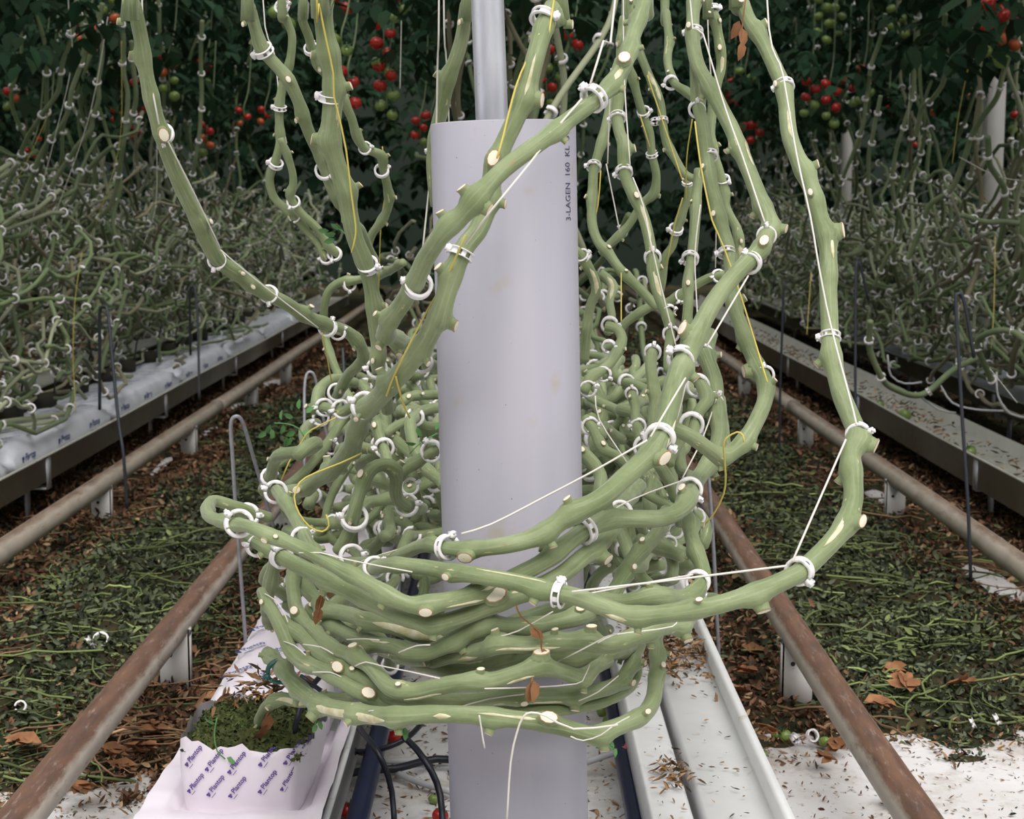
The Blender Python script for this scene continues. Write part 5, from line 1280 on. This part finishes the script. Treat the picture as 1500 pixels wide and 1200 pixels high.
for pts in ([(416, 940, 1.72), (432, 946), (448, 960, 1.68)], [(458, 985, 1.665), (484, 985), (500, 992, 1.64)], [(520, 976, 1.62), (536, 970), (560, 976), (600, 984), (644, 994, 1.535)], [(508, 937, 1.66), (536, 936), (556, 938, 1.61)],
            [(584, 956, 1.585), (610, 946), (630, 945, 1.56)], [(730, 933, 1.555), (760, 924), (810, 896, 1.56)], [(812, 972, 1.59), (852, 952, 1.54), (890, 932), (904, 929, 1.535)], [(710, 1009, 1.535), (780, 1007), (844, 1002), (856, 992), (864, 974, 1.58)],
            [(666, 1038, 1.58), (716, 1024), (768, 1017, 1.56)], [(848, 1027, 1.59), (876, 1014), (906, 990, 1.61)], [(836, 1079, 1.52), (854, 1085), (880, 1077), (900, 1062), (922, 1050, 1.55)], [(444, 944, 1.685), (470, 948), (488, 958, 1.655)],
            [(438, 810, 1.62), (470, 810), (500, 818), (560, 830), (604, 838, 1.57)], [(388, 870, 1.78), (404, 880), (416, 898), (422, 912, 1.74)], [(540, 1042, 1.58), (600, 1036), (650, 1038, 1.55)], [(600, 800, 1.68), (560, 812), (530, 822, 1.72)], [(876, 942, 1.545), (900, 930), (940, 925), (985, 918), (992, 908, 1.6)]):
    twine(pts, W_, wr, r=.0007, group='twine wound round the coil')
cl = 'twine stretched through the ringed vines beside the pipe'
for col, pts in ((W_, [(1026, 300, 2.1), (1018, 370), (1021, 450), (1023, 490, 2.02)]), (W_, [(950, 340, 2.02), (970, 426), (982, 474), (992, 515, 1.98)]), (W_, [(1049, 260, 2.2), (1049, 336), (1048, 392, 2.3)]), (Y_, [(910, 400, 2.2), (910, 470, 2.1)]),
                 (W_, [(913, -10, 2.15), (915, 123), (923, 243, 2.06)]), (W_, [(927, 260, 2.05), (942, 300), (955, 368, 2.0)]), (W_, [(895, 100, 2.3), (890, 240, 2.3)]), (W_, [(888, 240, 2.2), (900, 300), (908, 340, 2.2)]), (Y_, [(938, 170, 2.3), (952, 215, 2.28)]), (Y_, [(948, 110, 2.25), (1000, 265, 2.2)]),
                 (Y_, [(1014, 175, 2.1), (1006, 230), (1005, 290, 2.2)]), (Y_, [(880, 250, 2.3), (876, 300), (866, 340, 2.3)]), (W_, [(872, 580, 2.0), (878, 615), (920, 680, 1.96)]), (W_, [(1048, 180, 2.2), (1036, 0, 2.25)]), (Y_, [(1000, 290, 2.2), (988, 330), (976, 390, 2.25)]), (W_, [(1006, 556, 1.86), (996, 600), (988, 622, 1.86)]),
                 (W_, [(1052, 576, 1.9), (1030, 640), (1000, 700, 1.8)]), (W_, [(1000, 704, 1.74), (950, 722), (910, 740, 1.7), (880, 760, 1.62)])):
    twine(pts, col, ('white ' if col == W_ else 'yellow ') + cl, r=.0009, group='twine beside the pipe')
for pts in ([(643, -10, 1.9), (641, 90), (639, 190, 1.95), (636, 260)], [(650, -10, 1.95), (654, 90), (658, 190, 2.0)], [(630, 262, 2.0), (618, 376, 2.0)]):
    twine(pts, W_, 'white twine hanging beside the galvanised post behind the pipe rim', group='twine by the galvanised post')
for col, pts in ((W_, [(100, 0, 4.7), (105, 90), (78, 210), (40, 350, 4.8)]), (W_, [(158, 25, 4.8), (140, 130), (120, 205), (75, 330, 4.9)]), (Y_, [(72, 165, 4.7), (40, 235), (5, 300, 4.8)]), (Y_, [(178, 60, 5.2), (175, 210), (140, 330, 5.3)]), (W_, [(230, 200, 4.8), (228, 300), (210, 360, 4.9)]), (Y_, [(120, 370, 4.5), (110, 440), (107, 520), (111, 605, 4.4)]), (W_, [(385, -5, 2.6), (402, 80), (412, 170), (420, 210, 2.6)]), (Y_, [(560, 215, 2.4), (566, 270), (558, 330), (554, 450, 2.6)]), (W_, [(588, 30, 3.6), (586, 130, 3.6)])):
    twine(pts, col, ('white ' if col == W_ else 'yellow ') + 'twine hanging among vines above the printed slabs', r=.0010, group='twine above the printed slabs')
for col, pts in ((Y_, [(1418, 100, 4.8), (1404, 170), (1395, 240, 4.8)]), (Y_, [(1458, 345, 4.2), (1456, 450), (1452, 510, 4.1)]), (Y_, [(1188, 400, 4.6), (1182, 490, 4.5)]), (W_, [(1405, 230, 4.6), (1460, 258), (1510, 266, 4.4)]), (W_, [(1334, 90, 5.4), (1330, 190, 5.5)]), (W_, [(1450, 540, 4), (1490, 590, 3.9)])):
    twine(pts, col, ('white ' if col == W_ else 'yellow ') + 'twine hanging among vines above the empty gutters', r=.0010, group='twine above the empty gutters')

# ------------------------------------------------------------------ hairpin stakes
def stake(pts, r, label, m='wire', group=None):
    e = expand(pts); P = [tuple(at(*p)) for p in e]
    C, RR = catmull(P, [r] * len(P), .02); bb = Bag(); bb.tube(C, RR, 8)
    return tag(link('wire_stake', bb.mesh('wire_stake', MAT[m])), label, 'stake', group)
stake([(362, 978, 2.42), (357, 900), (351, 820), (345, 740), (340, 660), (338, 628), (340, 614), (346, 610, 2.32), (353, 614), (360, 632), (374, 680), (386, 720), (400, 770, 2.45)], .0030, 'tall grey wire hairpin stake next to the looping vine')
stake([(446, 690, 3.0), (446, 620), (446, 570), (449, 549), (455, 545), (461, 552), (468, 585), (476, 625), (484, 660, 3.1)], .0030, 'smaller grey wire hairpin stake behind the leafy sprig')
stake([(963, 600, 2.7), (960, 560), (963, 543), (968, 540), (974, 550), (976, 600, 2.75)], .003, 'grey hairpin stake mostly hidden inside the cluster of ringed vines')
stake([(1056, 1026, 2.68), (1050, 900), (1045, 800), (1038, 700), (1030, 640), (1020, 600, 2.6)], .0032, 'long dark rod standing between double gutter and rusty rail')
stake([(504, 690, 3.2), (504, 560), (502, 510, 3.3)], .003, 'dark rod standing behind the knee of slanting vine', 'wire_dark')
stake([(146, 600, 4.3), (146, 530), (146, 458), (149, 450), (154, 449), (158, 460), (166, 540), (174, 620), (181, 668, 4.1), (186, 745, 4.1)], .0045, 'dark wire hairpin stake in front of the printed slabs', 'wire_dark')
stake([(279, 520, 5.6), (278, 430), (281, 421), (286, 424), (290, 480), (292, 585, 5.4)], .0045, 'dark wire hairpin stake farther along the printed slabs', 'wire_dark')
stake([(1422, 850, 3.35), (1418, 742, 3.35), (1410, 620), (1403, 500), (1400, 440), (1403, 431), (1409, 432), (1416, 460), (1427, 524, 3.4)], .004, 'tall dark hairpin stake in front of the empty gutter', 'wire_dark')
stake([(1253, 720, 4.4), (1253, 612, 4.4), (1253, 500), (1254, 390), (1258, 384), (1263, 400), (1272, 440, 4.5)], .004, 'dark hairpin stake behind the vine past the rusty rail', 'wire_dark')
stake([(1142, 665, 5.2), (1143, 566, 5.2), (1146, 480), (1148, 412, 5.2)], .004, 'dark rod standing at the far part of the empty gutter', 'wire_dark')

# ------------------------------------------------------------------ hoses on the floor
def hose(P, r, m, label, k=12):
    C, RR = catmull(P, [r] * len(P), .02); bb = Bag(); bb.tube(C, RR, k)
    return tag(link('water_hose', bb.mesh('water_hose', MAT[m])), label, 'hose')
hose([(-.205, 1.3, .055), (-.205, 2.2, .055), (-.205, 4, .055), (-.205, 8, .055)], .0155, 'hose_blue', 'thick dark blue supply pipe along the gutter of the printed bag')
z0 = .02
hose([tuple(onz(*p)) for p in ((520, 1060, .10), (545, 1090, .12), (562, 1120, .10), (574, 1160, .06), (578, 1215, .02))], .0042, 'hose', 'black thin hose arching down left of the grey pipe foot')
hose([tuple(onz(*p)) for p in ((592, 1080, .09), (612, 1100, .10), (632, 1130, .08), (645, 1165, .05), (649, 1215, .02))], .0048, 'hose', 'black hose arching down close to the grey pipe')
hose([tuple(onz(*p)) for p in ((512, 1101, .06), (540, 1101, .06), (570, 1094, .07), (598, 1080, .08), (618, 1060, .08))], .0042, 'hose', 'black hose plugged into the pink fitting and crossing the others')
hose([tuple(onz(*p)) for p in ((500, 1136, .02), (540, 1128, .02), (580, 1126, .02), (640, 1112, .02), (700, 1120, .02))], .006, 'hose', 'black hose lying level on the ground behind the arching ones')
hose([tuple(onz(*p)) for p in ((520, 1115, .012), (580, 1115, .012), (660, 1112, .012))], .005, 'hose_grey', 'light grey tube lying level on the ground')
hose([tuple(onz(*p)) for p in ((575, 1130, .012), (610, 1145, .012), (660, 1160, .012))], .005, 'hose_grey', 'light grey tube slanting toward the grey pipe foot')
hose([tuple(onz(*p)) for p in ((850, 1120, .02), (885, 1108, .035), (915, 1098, .05), (930, 1098, .05))], .005, 'hose_grey', 'light grey tube plugged into fitting under white gutter')
hose([(.168, 1.4, .04), (.168, 2.3, .04), (.168, 4, .04), (.168, 7, .04)], .014, 'hose_blue', 'dark supply pipe under the edge of the white double gutter')
for p, zz, lb in (((512, 1101), .06, 'pink hose fitting beside the printed bag'), ((921, 1098), .05, 'pink hose fitting under the white double gutter')):
    c = onz(*p, zz); bb = Bag()
    bb.tube([tuple(c + Vector((-.006, 0, 0))), tuple(c + Vector((.006, 0, 0)))], .0085, 14); 
    t_ = [tuple(c + Vector((.0075, 0, 0))), tuple(c + Vector((.010, 0, 0)))]
    r = empty('hose_fitting', c, lb, 'fitting'); link('collar', bb.mesh('collar', MAT['pink']), r)
    bb = Bag(); bb.tube(t_, .006, 12); link('nozzle', bb.mesh('nozzle', MAT['hose']), r)
# dripper peg in the bag and pale loop tubes behind the empty gutter
hose([tuple(at(*p)) for p in ((428, 1086, 1.93), (436, 1052, 1.94), (446, 1020, 1.96), (470, 990, 2.0))], .0036, 'hose', 'black dripper peg stuck in the moss of printed bag')
hose([tuple(at(*p)) for p in ((440, 990, 1.9), (470, 1012, 1.9), (490, 1022, 1.92), (510, 1035, 1.95))], .0030, 'hose', 'black thin tube slanting behind the lowest vine')
for i, pts in enumerate(([(1300, 520, 4.6), (1305, 550), (1325, 562), (1350, 560, 4.6)], [(1375, 560, 4.4), (1395, 590), (1430, 600), (1470, 602, 4.3)], [(1460, 545, 4.3), (1462, 580), (1480, 606), (1505, 612, 4.2)], [(1340, 575, 4.4), (1375, 600), (1400, 605, 4.4)])):
    e = expand(pts); hose([tuple(at(*p)) for p in e], .003, 'hose_grey', 'thin pale drip tube looping behind the empty gutter')['group'] = 'drip tubes behind the empty gutter'

# ------------------------------------------------------------------ leafy sprigs and shrivelled leaves on vines
def sprig(path, Y, leaves, vine_k, name='leaf_sprig', m='sprig', s=.016):
    v = VINES[vine_k]
    e = expand([(p[0], p[1], Y) for p in path]); P = [tuple(at(*p)) for p in e]
    C, RR = catmull(P, [.0009] * len(P), .01)
    o = bpy.data.objects.new(name, None); COL.objects.link(o); o.parent = v['root']; o.matrix_parent_inverse = Matrix.Translation(-v['root'].location); o.location = P[0]
    bb = Bag(); bb.tube(C, RR, 5); link('stalk', bb.mesh('stalk', MAT[m]), o)
    for lx, ly, a in leaves:
        bb = Bag(); c = at(lx, ly, Y); rm = Matrix.Rotation(math.radians(a), 3, 'Y') @ Matrix.Rotation(random.uniform(.6, 1.2), 3, 'X')
        bb.add(np.array([tuple(c + rm @ Vector(q) * s) for q in LEAF_V]), None, LEAF_T)
        link('leaflet', bb.mesh('leaflet', MAT[m]), o)
ki = {v['phrase']: i for i, v in enumerate(VINES)}
def kv(s): return next(i for p, i in ki.items() if s in p)
sprig([(462, 662), (448, 645), (438, 628), (420, 621), (402, 620)], 2.3, [(430, 612, 200), (415, 622, 100), (396, 622, 120), (397, 628, 80), (448, 605, -40), (438, 600, -90), (426, 640, 110), (412, 616, -90), (442, 636, -20), (390, 632, 140), (432, 632, 150), (420, 640, 100)], kv('small hooked'))
sprig([(516, 352), (505, 342), (490, 330)], 1.86, [(500, 335, 200), (492, 342, 170), (490, 350, 160), (505, 330, -100), (515, 345, -30), (482, 338, 180)], kv('wide pink-white clip and'), s=.014)
sprig([(600, 665), (615, 650), (640, 635)], 2.1, [(618, 640, -120), (628, 645, 30), (638, 630, -60), (610, 650, 180), (642, 640, 10)], kv('climbing from the hook'), s=.016)
sprig([(464, 1050), (462, 1058), (463, 1066)], 1.66, [(462, 1048, 200), (462, 1060, 100), (465, 1056, 60)], kv('tied by a dark green'), s=.012)
sprig([(583, 1066), (590, 1072)], 1.57, [(586, 1066, 40), (592, 1070, 80)], kv('tied by a dark green'), s=.012)
sprig([(890, 1088), (898, 1094)], 1.56, [(892, 1086, 60), (900, 1096, 80), (886, 1090, 150)], kv('tied by a dark green'), s=.011)
sprig([(470, 830), (474, 850), (470, 880), (464, 905)], 1.66, [(470, 830, 90), (476, 850, 70), (470, 870, 100), (466, 888, 95)], kv('passes just under'), 'shrivelled_leaf', 'dead_leaf', .022)
sprig([(755, 885), (764, 905), (790, 925), (793, 950), (800, 966)], 1.545, [(775, 922, 30), (796, 950, 80), (800, 960, 90)], kv('thick pruned knee'), 'shrivelled_leaf', 'dead_leaf', .018)
sprig([(780, 992), (778, 1005)], 1.54, [(779, 996, 95), (781, 996, 85)], kv('broad white cut'), 'shrivelled_leaf', 'dead_leaf', .026)
sprig([(1092, 0), (1088, 30), (1085, 60)], 1.93, [(1086, 40, 80), (1087, 60, 95), (1083, 30, 110)], kv('climbing past the rusty'), 'shrivelled_leaf', 'dead_leaf', .024)
sprig([(395, 1040), (385, 1060)], 1.9, [(396, 1046, 110), (392, 1062, 130)], kv('rooted in the moss'), 'shrivelled_leaf', 'dead_leaf', .028)
sprig([(318, 1052), (314, 1075), (318, 1100), (330, 1112)], 1.868, [(316, 1060, 200), (332, 1110, 30)], kv('rooted in the moss'), 'side_shoot', 'sprig', .016)
# white clips that fell on the floor
for px, py, s, lb in ((132, 943, .03, 'pair of white clips dropped on dark litter beside rusty rail'), (148, 937, .03, 'pair of white clips dropped on dark litter beside rusty rail'), (30, 1035, .02, 'white clip dropped on litter near the rail end'), (1165, 1083, .022, 'white clip lying open between green tomatoes'), (1190, 1078, .022, 'white clip lying open between green tomatoes'), (1425, 1060, .02, 'white clip on leaf litter at the edge of white ground'), (1460, 1054, .02, 'white clip on leaf litter at the edge of white ground')):
    P = onz(px, py, .045 if py < 1060 else .02)
    o = bpy.data.objects.new('dropped_clip', BAND); COL.objects.link(o)
    o.matrix_world = Matrix.Translation(P) @ Euler((1.1, random.uniform(-.4, .4), random.random() * 2)).to_matrix().to_4x4() @ Matrix.Scale(s * .5, 4)
    tag(o, lb, 'clip', 'dropped clips')
bpy.context.view_layer.update()
